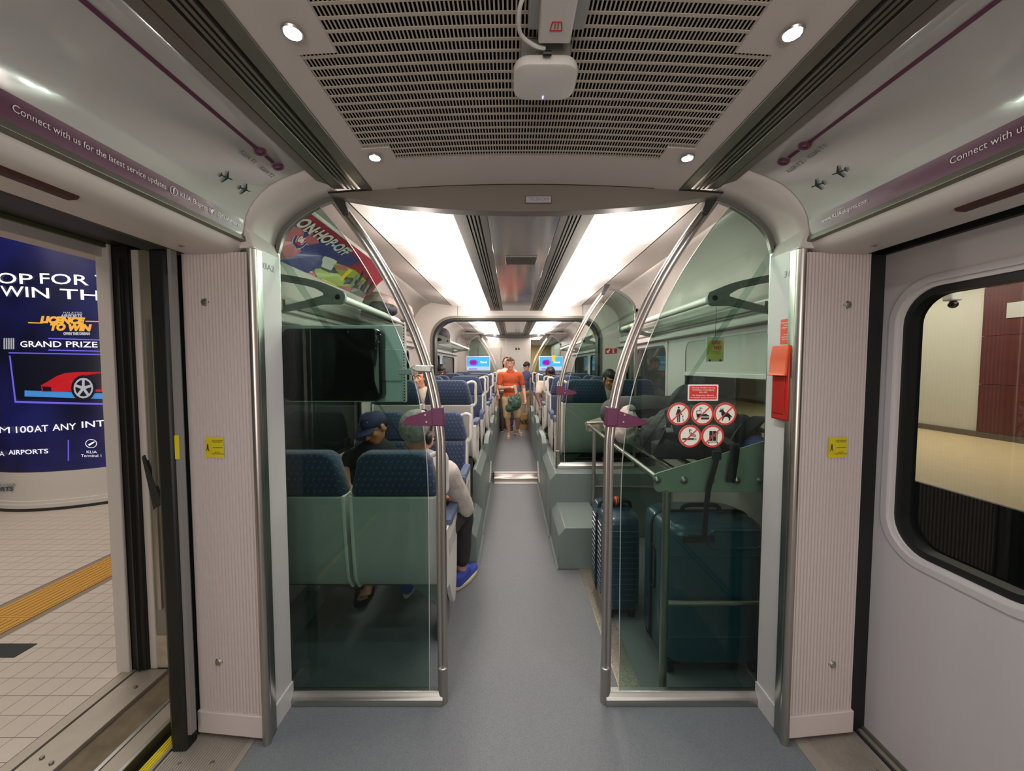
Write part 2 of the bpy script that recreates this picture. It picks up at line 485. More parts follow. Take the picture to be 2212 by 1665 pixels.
for (x, y) in ((1.19, 1.36), (1.30, 1.365), (1.385, 1.30)):
    MB().lathe([(0.001, 0.004), (0.006, 0.004), (0.008, 0.0)], (x, y, 0.0), n=10).build('screw', alu_d, sr)

# ---- pillars with ribbed panel, corner tube, side panel
ARCH = [(-1.06, 0.0), (-1.06, 1.0), (-1.06, 1.93), (-1.054, 1.985), (-1.03, 2.055), (-0.980, 2.112), (-0.914, 2.158), (-0.834, 2.197), (-0.76, 2.213)]
COVE = [(-1.072, 1.985), (-1.062, 2.06), (-1.023, 2.128), (-0.949, 2.19), (-0.82, 2.24)]
def pillar(s, label):
    root = thing('wall_pillar', label, 'pillar', (s * 1.2, 1.52, 0))
    # ribbed face
    x0, y0, x1, y1 = 1.045, 1.492, 1.325, 1.52
    nr = 20; prof = []
    for k in range(nr):
        for (t, d) in ((0.0, 0.0), (0.50, 0.0), (0.58, -0.0055), (0.90, -0.0055)):
            a = (k + t) / nr; prof.append((x0 + (x1 - x0) * a, y0 + (y1 - y0) * a + d))
    prof.append((x1, y1)); prof += [(x1, y1 + 0.02), (x0, y0 + 0.02)]
    MB().prism([(s * a, b) for a, b in prof], 'z', 0.10, 1.93).build('ribbed_panel', cream_rib, root)
    MB().prism([(s * x0, y0 - 0.014), (s * (x1 + 0.005), y1 - 0.014), (s * (x1 + 0.005), y1 + 0.05), (s * x0, y0 + 0.05)], 'z', 0.015, 0.105).build('kick_plate', cream_rib, root, bevel=0.003)
    # corner profile and tube
    MB().prism([(s * 1.050, 1.487), (s * 1.028, 1.487), (s * 1.022, 1.495), (s * 1.022, 1.53), (s * 1.050, 1.53)], 'z', 0.0, 1.945).build('corner_profile', alu, root, bevel=0.003)
    MB().tube([(s * 1.029, 1.476, 0.0), (s * 1.029, 1.476, 1.935)], 0.016, 16).build('corner_tube', steel, root, smooth=True)
    # side panel between the tube and the partition
    MB().box(*sorted((s * 1.035, s * 1.055)), 1.50, PY - 0.005, 0.0, 1.955).build('side_panel', wall_g, root, bevel=0.002)
    MB().box(*sorted((s * 1.028, s * 1.05)), 1.50, PY - 0.005, 0.0, 0.10).build('skirting', wall_g, root, bevel=0.002)
    MB().box(*sorted((s * 1.31, s * 1.40)), 1.53, 1.60, 0.0, 1.93).build('edge_seal', black, root)
    MB().box(*sorted((s * 1.05, s * 1.325)), 1.545, 1.60, 0.0, 1.93).build('core', dark_gr, root)
    for z in ((1.745, 0.31) if s < 0 else (1.735, 0.30)):
        x = 1.235
        MB().lathe([(0.001, -0.008), (0.010, -0.007), (0.015, -0.002), (0.016, 0.0)], (s * x, y0 + (y1 - y0) * 0.65 - 0.002, z), 'y', 16).build('cap_screw', steel, root, smooth=True)
    return root
pl = pillar(-1, 'cream ribbed pillar with steel corner tube beside the open doorway')
pr_ = pillar(1, 'cream ribbed pillar with steel corner tube beside the closed door')
for s, p in ((-1, pl), (1, pr_)):
    def fn(u, v, s=s): return (s * 1.215 + u, (1.492 + 0.028 * 0.6) - 0.006 + 0.1 * u * s, 1.183 + v)
    st = thing('warning_sticker', ('yellow warning sticker on the ribbed pillar by the open doorway' if s < 0 else 'yellow warning sticker on the ribbed pillar by the closed door'), 'sticker', fn(0, 0))
    flat(rrect(0.078, 0.082, 0.004), fn).build('backing', yellow_p, st, solid=0.001)
    f2 = lambda u, v, fn=fn: Vector(fn(u, v)) - Vector((0, 0.002, 0))
    text('JANGAN BERDIRI\nDEKAT PINTU', 0.0062, lambda u, v: f2(u + 0.013, v + 0.024), 'lettering', dark_p, st)
    text('DO NOT\nSTAND NEAR DOOR', 0.0060, lambda u, v: f2(u + 0.013, v - 0.022), 'lettering', dark_p, st)
    flat([(-0.006, 0.001), (0.034, 0.001), (0.034, -0.001), (-0.006, -0.001)], f2).build('rule', dark_p, st)
    flat([(-0.036, 0.016), (-0.018, 0.016), (-0.018, -0.016), (-0.036, -0.016)], f2).build('pictogram_frame', yellow_p, st)
    f3 = lambda u, v, fn=fn: Vector(fn(u, v)) - Vector((0, 0.003, 0))
    mbp = flat(circle(0.003, 10, -0.027, 0.011), f3)
    mbp2 = flat([(-0.031, 0.007), (-0.023, 0.008), (-0.024, -0.003), (-0.020, -0.014), (-0.023, -0.014), (-0.027, -0.004), (-0.031, -0.013), (-0.034, -0.012), (-0.030, -0.002)], f3)
    i = len(mbp.v); mbp.v += mbp2.v; mbp.f += [tuple(a + i for a in f) for f in mbp2.f]
    mbp.build('pictogram', dark_p, st)
# writing and boxes on the side panels
def sidefn(s, Y, Z):
    x = s * 1.0335
    return lambda u, v: (x, Y + (u if s < 0 else -u), Z + v)
text('1-03A2', 0.034, sidefn(-1, 1.565, 1.895), 'lettering', grey_p, pl, sx=1.15)
text('31/1', 0.034, sidefn(1, 1.545, 1.863), 'lettering', grey_p, pr_, sx=1.15, shear=0.15)
fs = sidefn(1, 1.545, 1.638)
st = thing('instruction_sticker', 'orange red instruction sticker on the panel above the red box', 'sticker', fs(0, 0))
flat(rrect(0.080, 0.098, 0.004), fs).build('backing', orange_p, st, solid=0.001)
fs2 = lambda u, v: Vector(fs(u, v)) - Vector((0.002, 0, 0))
text('Dalam kecemasan\nbuka pintu\ndengan manual', 0.0095, lambda u, v: fs2(u, v + 0.025), 'lettering', white_p, st)
text('In case of\nemergency open\ndoor manually', 0.0095, lambda u, v: fs2(u, v - 0.022), 'lettering', white_p, st)
eb = thing('emergency_box', 'red emergency handle box with orange flap on the right side panel', 'box', (1.03, 1.588, 1.2))
MB().box(1.014, 1.037, 1.508, 1.600, 1.285, 1.578).build('case', box_red, eb, bevel=0.006)
MB().box(1.010, 1.015, 1.520, 1.588, 1.31, 1.46).build('cover_window', mat('red_window', (170, 34, 26), 0.15), eb, bevel=0.003)
MB().loft([[(x0_, y0_, z_), (x0_, y1_, z_), (x1_, y1_, z_), (x1_, y0_, z_)] for x0_, x1_, y0_, y1_, z_ in ((1.012, 1.03, 1.508, 1.600, 1.582), (1.004, 1.016, 1.506, 1.602, 1.53), (1.002, 1.012, 1.506, 1.602, 1.475), (0.994, 1.010, 1.502, 1.606, 1.462))]).build('flap', box_orange, eb, bevel=0.003)

# ---- headers above the doors with the curved route posters
def header(s):
    nm = 'wall_left' if s < 0 else 'wall_right'
    # cream header body: rounded nose and soffit, and the plain end piece to the partition arch
    prof = [(-1.078, 1.985), (-1.082, 1.965), (-1.092, 1.944), (-1.112, 1.931), (-1.15, 1.926), (-1.30, 1.926), (-1.30, 1.99), (-1.15, 2.26), (-0.80, 2.30), (-0.815, 2.245)] + [(x - 0.012, z + 0.006) for x, z in reversed(COVE)]
    o = MB().loft([[(-s * x, y, z) for x, z in prof] for y in (-1.0, 1.52)]).build('header', cream, None, bevel=0.004)
    o['kind'] = 'structure'; o['label'] = 'cream header panel above the %s' % ('open doorway' if s < 0 else 'closed door')
    o.name = nm
    # end fillet between poster end (y 1.5) and arch frame (y 1.67)
    cv = sm_path([(x, 0, z) for x, z in COVE], 8); ar = sm_path([(x, 0, z) for x, z in ARCH[2:]], 4)
    def samp(pts, n):
        L = [0]
        for i in range(1, len(pts)): L.append(L[-1] + (pts[i] - pts[i - 1]).length)
        out = []
        for k in range(n):
            t = L[-1] * k / (n - 1); i = max(j for j in range(len(L)) if L[j] <= t + 1e-9); i = min(i, len(pts) - 2)
            out.append(pts[i].lerp(pts[i + 1], (t - L[i]) / max(1e-9, L[i + 1] - L[i])))
        return out
    a = samp(cv, 24); b = samp(ar, 24)
    rows = [[(-s * (p.x * (1 - t) + q.x * t), 1.495 + 0.17 * t, p.z * (1 - t) + q.z * t) for p, q in zip(a, b)] for t in (0, 0.33, 0.66, 1)]
    e = MB().sheet(rows).build('arch_fillet', cream, o, smooth=True, solid=0.004)
    # soffit block over the pillar side panel
    MB().loft([[(-s * x, y, z) for x, z in [(-1.035, 1.95), (-1.30, 1.93), (-1.30, 2.0), (-1.08, 2.05), (-1.05, 2.0)]] for y in (1.50, 1.668)]).build('corner_block', cream, o, bevel=0.003)
    # metal trim under poster
    MB().prism([(-s * x, z) for x, z in ((-1.066, 1.992), (-1.062, 1.972), (-1.083, 1.968), (-1.086, 1.99))], 'y', -1.0, 1.50).build('trim_strip', alu_d, o, bevel=0.002)
    MB().lathe([(0.001, -0.004), (0.008, -0.003), (0.010, 0.0)], (-s * -1.225, 1.40, 1.926), 'z', 12).build('screw', alu, o)
    # wooden blind plate in the soffit
    MB().prism([(-s * x, z) for x, z in ((-1.135, 1.938), (-1.15, 1.918), (-1.175, 1.916), (-1.185, 1.926))], 'y', -0.6 if s < 0 else -0.6, 1.005 if s < 0 else 1.08).build('wood_insert', wood, o, bevel=0.004)
    return o
hl = header(-1); hr = header(1)

# poster on the cove: param v along profile (0 bottom..1 top), y along the car
CV = sm_path([(x, 0, z) for x, z in COVE], 10)
CL = [0]
for i in range(1, len(CV)): CL.append(CL[-1] + (CV[i] - CV[i - 1]).length)
CTOT = CL[-1]
def cove(s, Y, L, off=0.0):
    L = max(-0.01, min(CTOT, L)); i = 0
    while i < len(CL) - 2 and CL[i + 1] < L: i += 1
    t = (L - CL[i]) / (CL[i + 1] - CL[i]); p = CV[i].lerp(CV[i + 1], t); d = (CV[i + 1] - CV[i]).normalized()
    nrm = Vector((d.z, 0, -d.x))                      # towards the aisle and down
    p = p + nrm * off
    return Vector((-s * p.x, Y, p.z))
def cove_patch(s, y0, y1, l0, l1, off, ny=2, nl=10):
    return MB().sheet([[cove(s, y0 + (y1 - y0) * a / ny, l0 + (l1 - l0) * b / nl, off) for b in range(nl + 1)] for a in range(ny + 1)])
def plane_icon(fn, size, heading=0):
    pts = [(0, 1), (.07, .85), (.08, .35), (.85, -.15), (.85, -.3), (.1, -.05), (.07, -.6), (.32, -.85), (.32, -.97), (0, -.85)]
    pts = pts + [(-x, y) for x, y in reversed(pts[1:-1])]
    c, s_ = cos(heading), sin(heading)
    return flat([(size * (x * c - y * s_), size * (x * s_ + y * c)) for x, y in pts], fn)
for s in (-1, 1):
    root = thing('route_poster', ('curved route poster with plum band above the open doorway' if s < 0 else 'curved route poster with plum band above the closed door'), 'poster', (s * 1.07, 0.5, 1.99))
    cove_patch(s, -1.0, 1.492, 0.0, CTOT - 0.005, 0.003).build('poster_sheet', poster_w, root, smooth=True, solid=0.002)
    band = cove_patch(s, -1.0, 1.485, 0.006, 0.062, 0.0055).build('plum_band', purple_p, root, smooth=True)
    # letters run from behind the lens towards the far end on the left, the other way on the right
    def tf(Y0, L0, off=0.007, s=s):
        sg = 1 if s < 0 else -1
        return lambda u, v: cove(s, Y0 + sg * u, L0 + v, off)
    if s < 0:
        text('Connect with us for the latest service updates', 0.0215, tf(0.81, 0.036), 'lettering', white_p, band, align='LEFT', fit=0.349)
        text('KLIA Ekspres', 0.021, tf(1.207, 0.036), 'lettering', white_p, band, align='LEFT', fit=0.105)
        text('@KLIAekspres', 0.019, tf(1.357, 0.036), 'lettering', white_p, band, align='LEFT', fit=0.113)
        for yy in (1.185, 1.333):
            MB().tube([cove(s, yy + 0.0125 * cos(a), 0.036 + 0.0125 * sin(a), 0.007) for a in [2 * pi * k / 20 for k in range(20)]], 0.0009, 5, closed=True).build('badge_ring', white_p, band)
        text('f', 0.024, tf(1.185, 0.036), 'badge', white_p, band, bold=0.0006)
        flat([(k[0] * 0.0085, k[1] * 0.0085) for k in ((-1, .6), (-.2, .25), (0, .7), (.5, .8), (1, .5), (.8, 0), (.4, -.6), (-.2, -.85), (-1, -.7), (-.5, -.45), (-.9, -.1), (-.7, -.05))], tf(1.333, 0.036)).build('badge', white_p, band)
    else:
        text('www.KLIAekspres.com', 0.021, tf(1.43, 0.036), 'lettering', white_p, band, align='LEFT', fit=0.18)
        text('Connect with us for the latest service updates', 0.0245, tf(1.02, 0.036), 'lettering', white_p, band, align='LEFT', fit=0.42)
    # route line, two station rings, station names, plane marks
    LR = CTOT - 0.075
    dy = 0.0 if s < 0 else -0.035
    cove_patch(s, -1.0, 1.312 + dy, LR - 0.006, LR + 0.006, 0.006).build('route_line', purple_p, root)
    cove_patch(s, 1.352 + dy, 1.398 + dy, LR - 0.006, LR + 0.006, 0.006).build('route_line', purple_p, root)
    for y in (1.327, 1.425):
        MB().tube([cove(s, y + dy + 0.014 * cos(a), LR + 0.014 * sin(a), 0.006) for a in [2 * pi * k / 20 for k in range(20)]], 0.005, 6, closed=True).build('station_ring', purple_p, root, smooth=True)
    text('KLIA T1', 0.023, tf(1.327 + dy, LR - 0.045), 'lettering', grey_p, root, fit=0.07, bold=0.0005)
    text('KLIA T2', 0.023, tf(1.425 + dy, LR - 0.045), 'lettering', grey_p, root, fit=0.07, bold=0.0005)
    for y in (1.335, 1.425):
        plane_icon(tf(y + dy, 0.165), 0.027, radians(-80 if s < 0 else 80)).build('plane_mark', dark_p, root)
# ---- vestibule ceiling: frame plate with the slotted grille, downlights, side rails
vy0, vy1, vy2 = -1.0, 1.40, 1.62
def ceil_strip(x0, x1, y0, y1, n, dz=0.0, t=0.01):
    xs = [x0 + (x1 - x0) * k / n for k in range(n + 1)]
    return MB().loft([[(x, y, CE(x) + dz) for x in xs] + [(x, y, CE(x) + dz + t) for x in reversed(xs)] for y in (y0, y1)])
vc = ceil_strip(-0.62, 0.62, vy1, vy2, 12).build('ceiling', ceil_w, None, smooth=True)
tag(vc, 'cream ceiling of the vestibule', kind='structure')
for s in (-1, 1):
    ceil_strip(*sorted((s * 0.545, s * 0.62)), vy0, vy1, 2).build('edge_plate', ceil_w, vc)
    for yy in (0.868, 1.367, 0.30):
        ceil_strip(*sorted((s * 0.46, s * 0.552)), yy - 0.075 if yy < 1.3 else yy - 0.045, yy + 0.065 if yy < 1.3 else vy1 + 0.002, 2, dz=-0.0015).build('lamp_plate', ceil_w, vc)
vd = MB().box(-0.62, 0.62, vy0, 1.66, 2.30, 2.32).build('void_board', void, vc)
grl = thing('ceiling_grille', 'wide cream slotted air grille set in the vestibule ceiling', 'air grille', (0, 0.3, 2.2))
mb = MB()
nb = 120
for k in range(nb + 1):
    x = -0.55 + 1.10 * k / nb
    mb.box(x - 0.0018, x + 0.0018, vy0, vy1, CE(x) + 0.0005, CE(x) + 0.0015)
tag(mb.build('slot_bars', grille_m, grl), kind='stuff')
mb = MB()
y = vy1 - 0.0
while y > 0.1:
    xs = [-0.55 + 1.1 * k / 12 for k in range(13)]
    mb.loft([[(x, yy, CE(x)) for x in xs] + [(x, yy, CE(x) + 0.0015) for x in reversed(xs)] for yy in (y - 0.0038, y + 0.0038)])
    y -= 0.0325
tag(mb.build('cross_bars', grille_m, grl), kind='stuff')
for i, (x, y) in enumerate(((-0.524, 0.868), (0.545, 0.868), (-0.524, 1.367), (0.545, 1.367), (-0.524, 0.30), (0.545, 0.30))):
    z = CE(x) - 0.006
    if i < 4:
        lb = ('small round downlight at the left front of the vestibule ceiling', 'small round downlight at the right front of the vestibule ceiling',
              'small round downlight at the left far corner of the ceiling grille', 'small round downlight at the right far corner of the ceiling grille')[i]
    else: lb = 'small round downlight overhead %s of the lens' % ('left' if i == 4 else 'right')
    r = thing('downlight', lb, 'lamp', (x, y, z), group='vestibule downlights')
    MB().lathe([(0.0165, -0.003), (0.021, -0.004), (0.023, 0.0), (0.0165, 0.0)], (x, y, z), n=24).build('bezel', steel, r, smooth=True)
    MB().lathe([(0.0005, -0.0055), (0.017, -0.0045), (0.017, -0.003)], (x, y, z), n=24).build('lens', led_m, r)
    l = bpy.data.lights.new('downlight_beam', 'SPOT'); l.energy = 11; l.spot_size = radians(150); l.spot_blend = 1; l.color = (0.92, 0.94, 1.0); l.shadow_soft_size = 0.02
    lo = bpy.data.objects.new('downlight_beam', l); COL.objects.link(lo); lo.parent = r; lo.location = (0, 0, -0.012)
# longitudinal rails between grille plate and posters
for s in (-1, 1):
    r = thing('ceiling_rail', 'grooved grey metal rail along the %s edge of the vestibule ceiling' % ('left' if s < 0 else 'right'), 'rail', (s * 0.72, 0.3, 2.2))
    B = lambda a, b, z0, z1: MB().box(*sorted((s * a, s * b)), vy0, 1.60, z0, z1)
    B(0.615, 0.83, 2.262, 2.275).build('back_board', void, r)
    B(0.618, 0.662, 2.207, 2.22).build('flange', alu_d, r, bevel=0.002)
    B(0.672, 0.681, 2.205, 2.26).build('slat', alu_d, r)
    B(0.690, 0.699, 2.207, 2.26).build('slat', alu_d, r)
    B(0.708, 0.717, 2.210, 2.26).build('slat', alu_d, r)
    B(0.728, 0.772, 2.210, 2.226).build('flange', alu_d, r, bevel=0.002)
    B(0.776, 0.780, 2.215, 2.26).build('seam', black, r)
    B(0.782, 0.822, 2.222, 2.240).build('cover_strip', beam_m, r, bevel=0.003)
# things on the grille: junction box, access point, cable
jb = thing('junction_box', 'grey wall box with white cover and small red logo under the grille', 'box', (0.045, 0.86, 2.19))
MB().box(-0.022, 0.098, 0.55, 0.855, 2.205, 2.238).build('base_plate', mat('box_grey', (150, 152, 150), 0.5), jb, bevel=0.004)
MB().box(0.0, 0.068, 0.56, 0.855, 2.178, 2.206).build('cover', plastic_w, jb, bevel=0.003)
lf = lambda u, v: (0.034 + u, 0.812 - v, 2.1775)
fr = [(-0.012, 0.010), (0.012, 0.010), (0.009, -0.010), (-0.009, -0.010)]
mb = MB()
for k in range(4):
    p, q = fr[k], fr[(k + 1) % 4]
    mb.tube([lf(p[0], -p[1]), lf(q[0], -q[1])], 0.0012, 6)
for x in (-0.003, 0.003): mb.tube([lf(x, -0.006), lf(x, 0.006)], 0.0011, 6)
mb.build('logo', red_p, jb)
ap = thing('access_point', 'white rounded square wireless box hanging under the grille', 'wireless box', (0.02, 0.94, 2.15))
rr = rrect(0.146, 0.118, 0.034, 6)
rings = [[(0.021 + x * k, 0.943 + y * k, z) for x, y in rr] for k, z in ((0.90, 2.158), (0.975, 2.160), (1.0, 2.166), (1.0, 2.174), (0.96, 2.180))]
MB().loft(rings).build('body', plastic_w, ap, smooth=True)
MB().box(-0.035, 0.075, 0.895, 0.99, 2.180, 2.222).build('bracket', mat('bracket_grey', (126, 124, 118), 0.5), ap, bevel=0.003)
MB().tube([(0.012, 0.872, 2.172), (0.030, 0.872, 2.172)], 0.005, 8).build('socket', black, ap)
MB().box(0.0195, 0.0215, 0.983, 0.992, 2.1565, 2.159).build('led', emit('led_blue', (0.3, 0.3, 1), 4), ap)
c = MB().tube(sm_path([(-0.024, 0.75, 2.20), (-0.040, 0.78, 2.185), (-0.038, 0.83, 2.18), (-0.01, 0.862, 2.182), (0.016, 0.872, 2.182)], 8), 0.0042, 8).build('cable', plastic_w, None, smooth=True)
tag(c, 'pale looped cable between the junction box and the wireless box', 'cable')

# ---- curved beam across the car at a partition
def beam(Y, label, sign=True, bm_=None):
    n = 24; top = []; bot = []
    for k in range(n + 1):
        x = -0.80 + 1.60 * k / n; t = x / 0.80
        top.append((x, 2.236 - 0.036 * t * t)); bot.append((x, 2.128 + 0.057 * t * t + 0.012 * t ** 4))
    r = thing('cross_beam', label, 'beam', (0, Y - 0.03, 2.13))
    MB().loft([[(x, y, z) for x, z in top + list(reversed(bot))] for y in (Y - 0.055, Y + 0.0)]).build('body', bm_ or beam_m, r, bevel=0.004)
    MB().loft([[(x, y, z) for x, z in [(x, z + 0.004) for x, z in top] + [(x, z - 0.002) for x, z in reversed(top)]] for y in (Y - 0.060, Y - 0.02)]).build('gap_seal', black, r)
    if sign:
        MB().box(-0.002, 0.106, Y - 0.062, Y - 0.056, 2.158, 2.187).build('label_frame', alu_d, r, bevel=0.002)
        MB().box(0.002, 0.102, Y - 0.0645, Y - 0.060, 2.161, 2.184).build('label_plate', mat('lilac_plate', (170, 164, 172), 0.3), r)
        text('TELEKOM', 0.017, lambda u, v: (0.052 + u, Y - 0.0655, 2.1725 + v), 'lettering', grey_p, r, fit=0.08)
    return r
beam(PY, 'taupe curved cross beam over the entrance to the near saloon')

# ---- draught screen: arch frame, tinted glass, twin steel pole, plum flag
LP_ = [(957, 1515), (957, 1450), (953, 1100), (948, 918), (936, 852), (921.5, 795), (901, 731), (867, 659), (838, 599), (803, 538), (763, 486), (728, 437)]
POLE = [(at(px, py, PY).x, at(px, py, PY).z) for px, py in LP_]
POLE = [(-0.363, 0.0), (-0.364, 0.6)] + [(-0.364 - 0.36 * (1.1 + 1.092 * k / 9 - 1.1) ** 2, 1.1 + 1.092 * k / 9) for k in range(10)]
_OLD = [(-0.369, 1.245), (-0.394, 1.377), (-0.421, 1.49), (-0.461, 1.618), (-0.526, 1.759), (-0.581, 1.875), (-0.648, 1.993), (-0.724, 2.093), (-0.793, 2.192)]
LG_ = [(691, 446), (734, 498), (774.5, 555.5), (809, 613), (832, 659), (855, 711), (878, 769), (895.6, 823.6), (908.5, 881), (920.5, 978), (925, 1076), (927, 1300), (927.5, 1490)]
GL = [(at(px, py, PY).x, at(px, py, PY).z) for px, py in LG_]
GL = [(-0.4 if False else x, z) for x, z in GL]
def path2(pts, n): return [(p.x, p.z) for p in sm_path([(x, 0, z) for x, z in pts], n)]
def screen(s, Y, label, z0=0.0, pole_lab=None, tube_r=0.0125, near=True, ybase=None):
    mx = lambda x: -s * x
    zc = lambda z: z
    r = thing('draught_screen', label, 'glass screen', (s * 0.7, Y, z0))
    arch = [p for p in path2(ARCH, 4) if p[1] >= z0]; arch = [(arch[0][0], z0)] + arch
    inn = []
    for i, (x, z) in enumerate(arch):
        a = Vector(arch[max(i - 1, 0)]); b = Vector(arch[min(i + 1, len(arch) - 1)]); d = (b - a).normalized()
        inn.append((x + d.y * 0.018, z - d.x * 0.018))
    # arch frame
    for nm, o0, o1, m, ya, yb in (('arch_frame', -0.004, 0.014, arch_m, -0.012, 0.012), ('arch_seal', 0.014, 0.019, glass_s if False else alu, -0.008, 0.008)):
        p0 = []; p1 = []
        for i, (x, z) in enumerate(arch):
            a = Vector(arch[max(i - 1, 0)]); b = Vector(arch[min(i + 1, len(arch) - 1)]); d = (b - a).normalized()
            p0.append((x + d.y * o0, z - d.x * o0)); p1.append((x + d.y * o1, z - d.x * o1))
        MB().loft([[(mx(a[0]), Y + ya, a[1]), (mx(b[0]), Y + ya, b[1]), (mx(b[0]), Y + yb, b[1]), (mx(a[0]), Y + yb, a[1])] for a, b in zip(p0, p1)]).build(nm, m, r, smooth=True)
    # glass outline
    g = [p for p in path2(GL, 3) if p[1] > z0 + 0.05]; g.append((GL[-1][0], z0 + 0.055))
    top = [p for p in inn if p[1] > z0 + 0.05]
    edge = [(x, z) for x, z in top if x < g[0][0] - 0.01 or z < g[0][1] - 0.1]
    out = [(edge[0][0], z0 + 0.055)] + edge + [(g[0][0], g[0][1])] + g[1:]
    MB().loft([[(mx(x), Y - 0.004, z) for x, z in out], [(mx(x), Y + 0.004, z) for x, z in out]]).build('glass_pane', glass_g, r)
    # polished rim along the free edge
    MB().tube([(mx(x), Y, z) for x, z in g], 0.0021, 6).build('glass_edge', edge_m, r, smooth=True)
    # bottom rail
    xa, xb = sorted((mx(-1.05), mx(-0.36)))
    MB().prism([(Y - 0.030, z0), (Y - 0.030, z0 + 0.030), (Y - 0.020, z0 + 0.040), (Y - 0.012, z0 + 0.058), (Y + 0.012, z0 + 0.058), (Y + 0.020, z0 + 0.03), (Y + 0.03, z0)], 'x', xa, xb).build('bottom_rail', alu, r, bevel=0.002)
    # twin tube pole
    pp = path2([p for p in POLE if p[1] >= z0 + 0.15], 6)
    pp = [(pp[0][0], z0 + 0.1)] + pp
    for k in (-1, 1):
        q = []
        for i, (x, z) in enumerate(pp):
            a = Vector(pp[max(i - 1, 0)]); b = Vector(pp[min(i + 1, len(pp) - 1)]); d = (b - a).normalized()
            q.append((mx(x + d.y * 0.0095 * k), Y - 0.018 * 0, z - d.x * 0.0095 * k))
        MB().tube(q, tube_r, 12).build('pole_tube', steel, r, smooth=True)
    MB().lathe([(0.0225, z0), (0.0225, z0 + 0.155), (0.0235, z0 + 0.157), (0.0235, z0 + 0.163), (0.020, z0 + 0.166)], (mx(-0.363), Y, 0), n=20).build('pole_sleeve', steel, r, smooth=True)
    # top bracket
    MB().loft([[(mx(x), Y + dy, z) for x, z in ((-0.815, 2.222), (-0.765, 2.225), (-0.735, 2.14), (-0.757, 2.125))] for dy in (-0.022, 0.022)]).build('top_bracket', dark_gr, r, bevel=0.004)
    # flag: thin plate that wraps the pole
    if s < 0: fl = [(-0.357, 1.325), (-0.346, 1.243), (-0.518, 1.247), (-0.520, 1.262), (-0.505, 1.282), (-0.42, 1.308)]
    else: fl = [(-0.353, 1.325), (-0.350, 1.240), (-0.440, 1.236), (-0.515, 1.249), (-0.525, 1.259), (-0.520, 1.266), (-0.43, 1.300)]
    if fl[0][0] > fl[-1][0]: pass
    f = MB().loft([[(mx(x), Y + dy, z) for x, z in fl] for dy in (-0.020, -0.012)]).build('flag_plate', purple, r, bevel=0.002)
    MB().loft([[(mx(x), Y + dy, z) for x, z in ((-0.353, 1.325), (-0.346, 1.243), (-0.395, 1.244), (-0.400, 1.318))] for dy in (-0.022, 0.022)]).build('flag_wrap', purple, f, bevel=0.003)
    for (x, z) in ((-0.425, 1.292), (-0.420, 1.262)):
        MB().lathe([(0.0008, -0.0225), (0.004, -0.0225), (0.0055, -0.020), (0.0055, -0.018)], (mx(x), Y, z), 'y', 12).build('rivet', alu, f, smooth=True)
    return r
edge_m = mat('bright_glass_edge', (214, 214, 204), 0.15, 0.4)
sc1 = screen(-1, PY, 'green tinted glass screen left of the aisle behind which a dark monitor hangs')
sc2 = screen(1, PY, 'green tinted glass screen right of the aisle with red prohibition stickers')
sc3 = screen(1, 3.50, 'green tinted glass screen beyond the luggage stand on the raised box', z0=0.57)
sc4 = screen(-1, P2, 'far green glass screen behind the left television', z0=0.08)
sc5 = screen(1, P2, 'far green glass screen behind the right television', z0=0.08)
beam(P2, 'dark curved cross beam at the far end of the second saloon', False, mat('dark_beam_paint', (58, 50, 44), 0.5))
for i, x in enumerate((-0.44, 0.55)):
    r = thing('downlight', 'tiny round downlight on the far cross beam, %s one' % ('left' if i == 0 else 'right'), 'lamp', (x, P2 - 0.05, 2.20), group='far downlights')
    MB().lathe([(0.034, 0.0), (0.036, -0.01), (0.030, -0.014)], (x, P2 - 0.09, 2.215), n=16).build('bezel', steel, r)
    MB().lathe([(0.001, -0.016), (0.030, -0.014), (0.030, 0.0)], (x, P2 - 0.09, 2.215), n=16).build('lens', led_m, r)

# monitor arm clamp on the left pole
cl = thing('pole_clamp', 'grey clamp on the left steel pole that carries the monitor', 'clamp', (-0.43, PY, 1.475))
p0 = at(888, 789, PY); p1 = at(934, 789, PY)
MB().loft([[(p0.x, PY + dy, 1.49), (p0.x + 0.02, PY + dy, 1.505), (p1.x, PY + dy, 1.503), (p1.x, PY + dy, 1.474), (p0.x + 0.03, PY + dy, 1.476)] for dy in (-0.026, 0.026)]).build('clamp_body', alu, cl, bevel=0.004)
MB().box(-0.55, p0.x + 0.02, PY + 0.02, PY + 0.045, 1.462, 1.488).build('clamp_arm', lip_grey, cl, bevel=0.003)

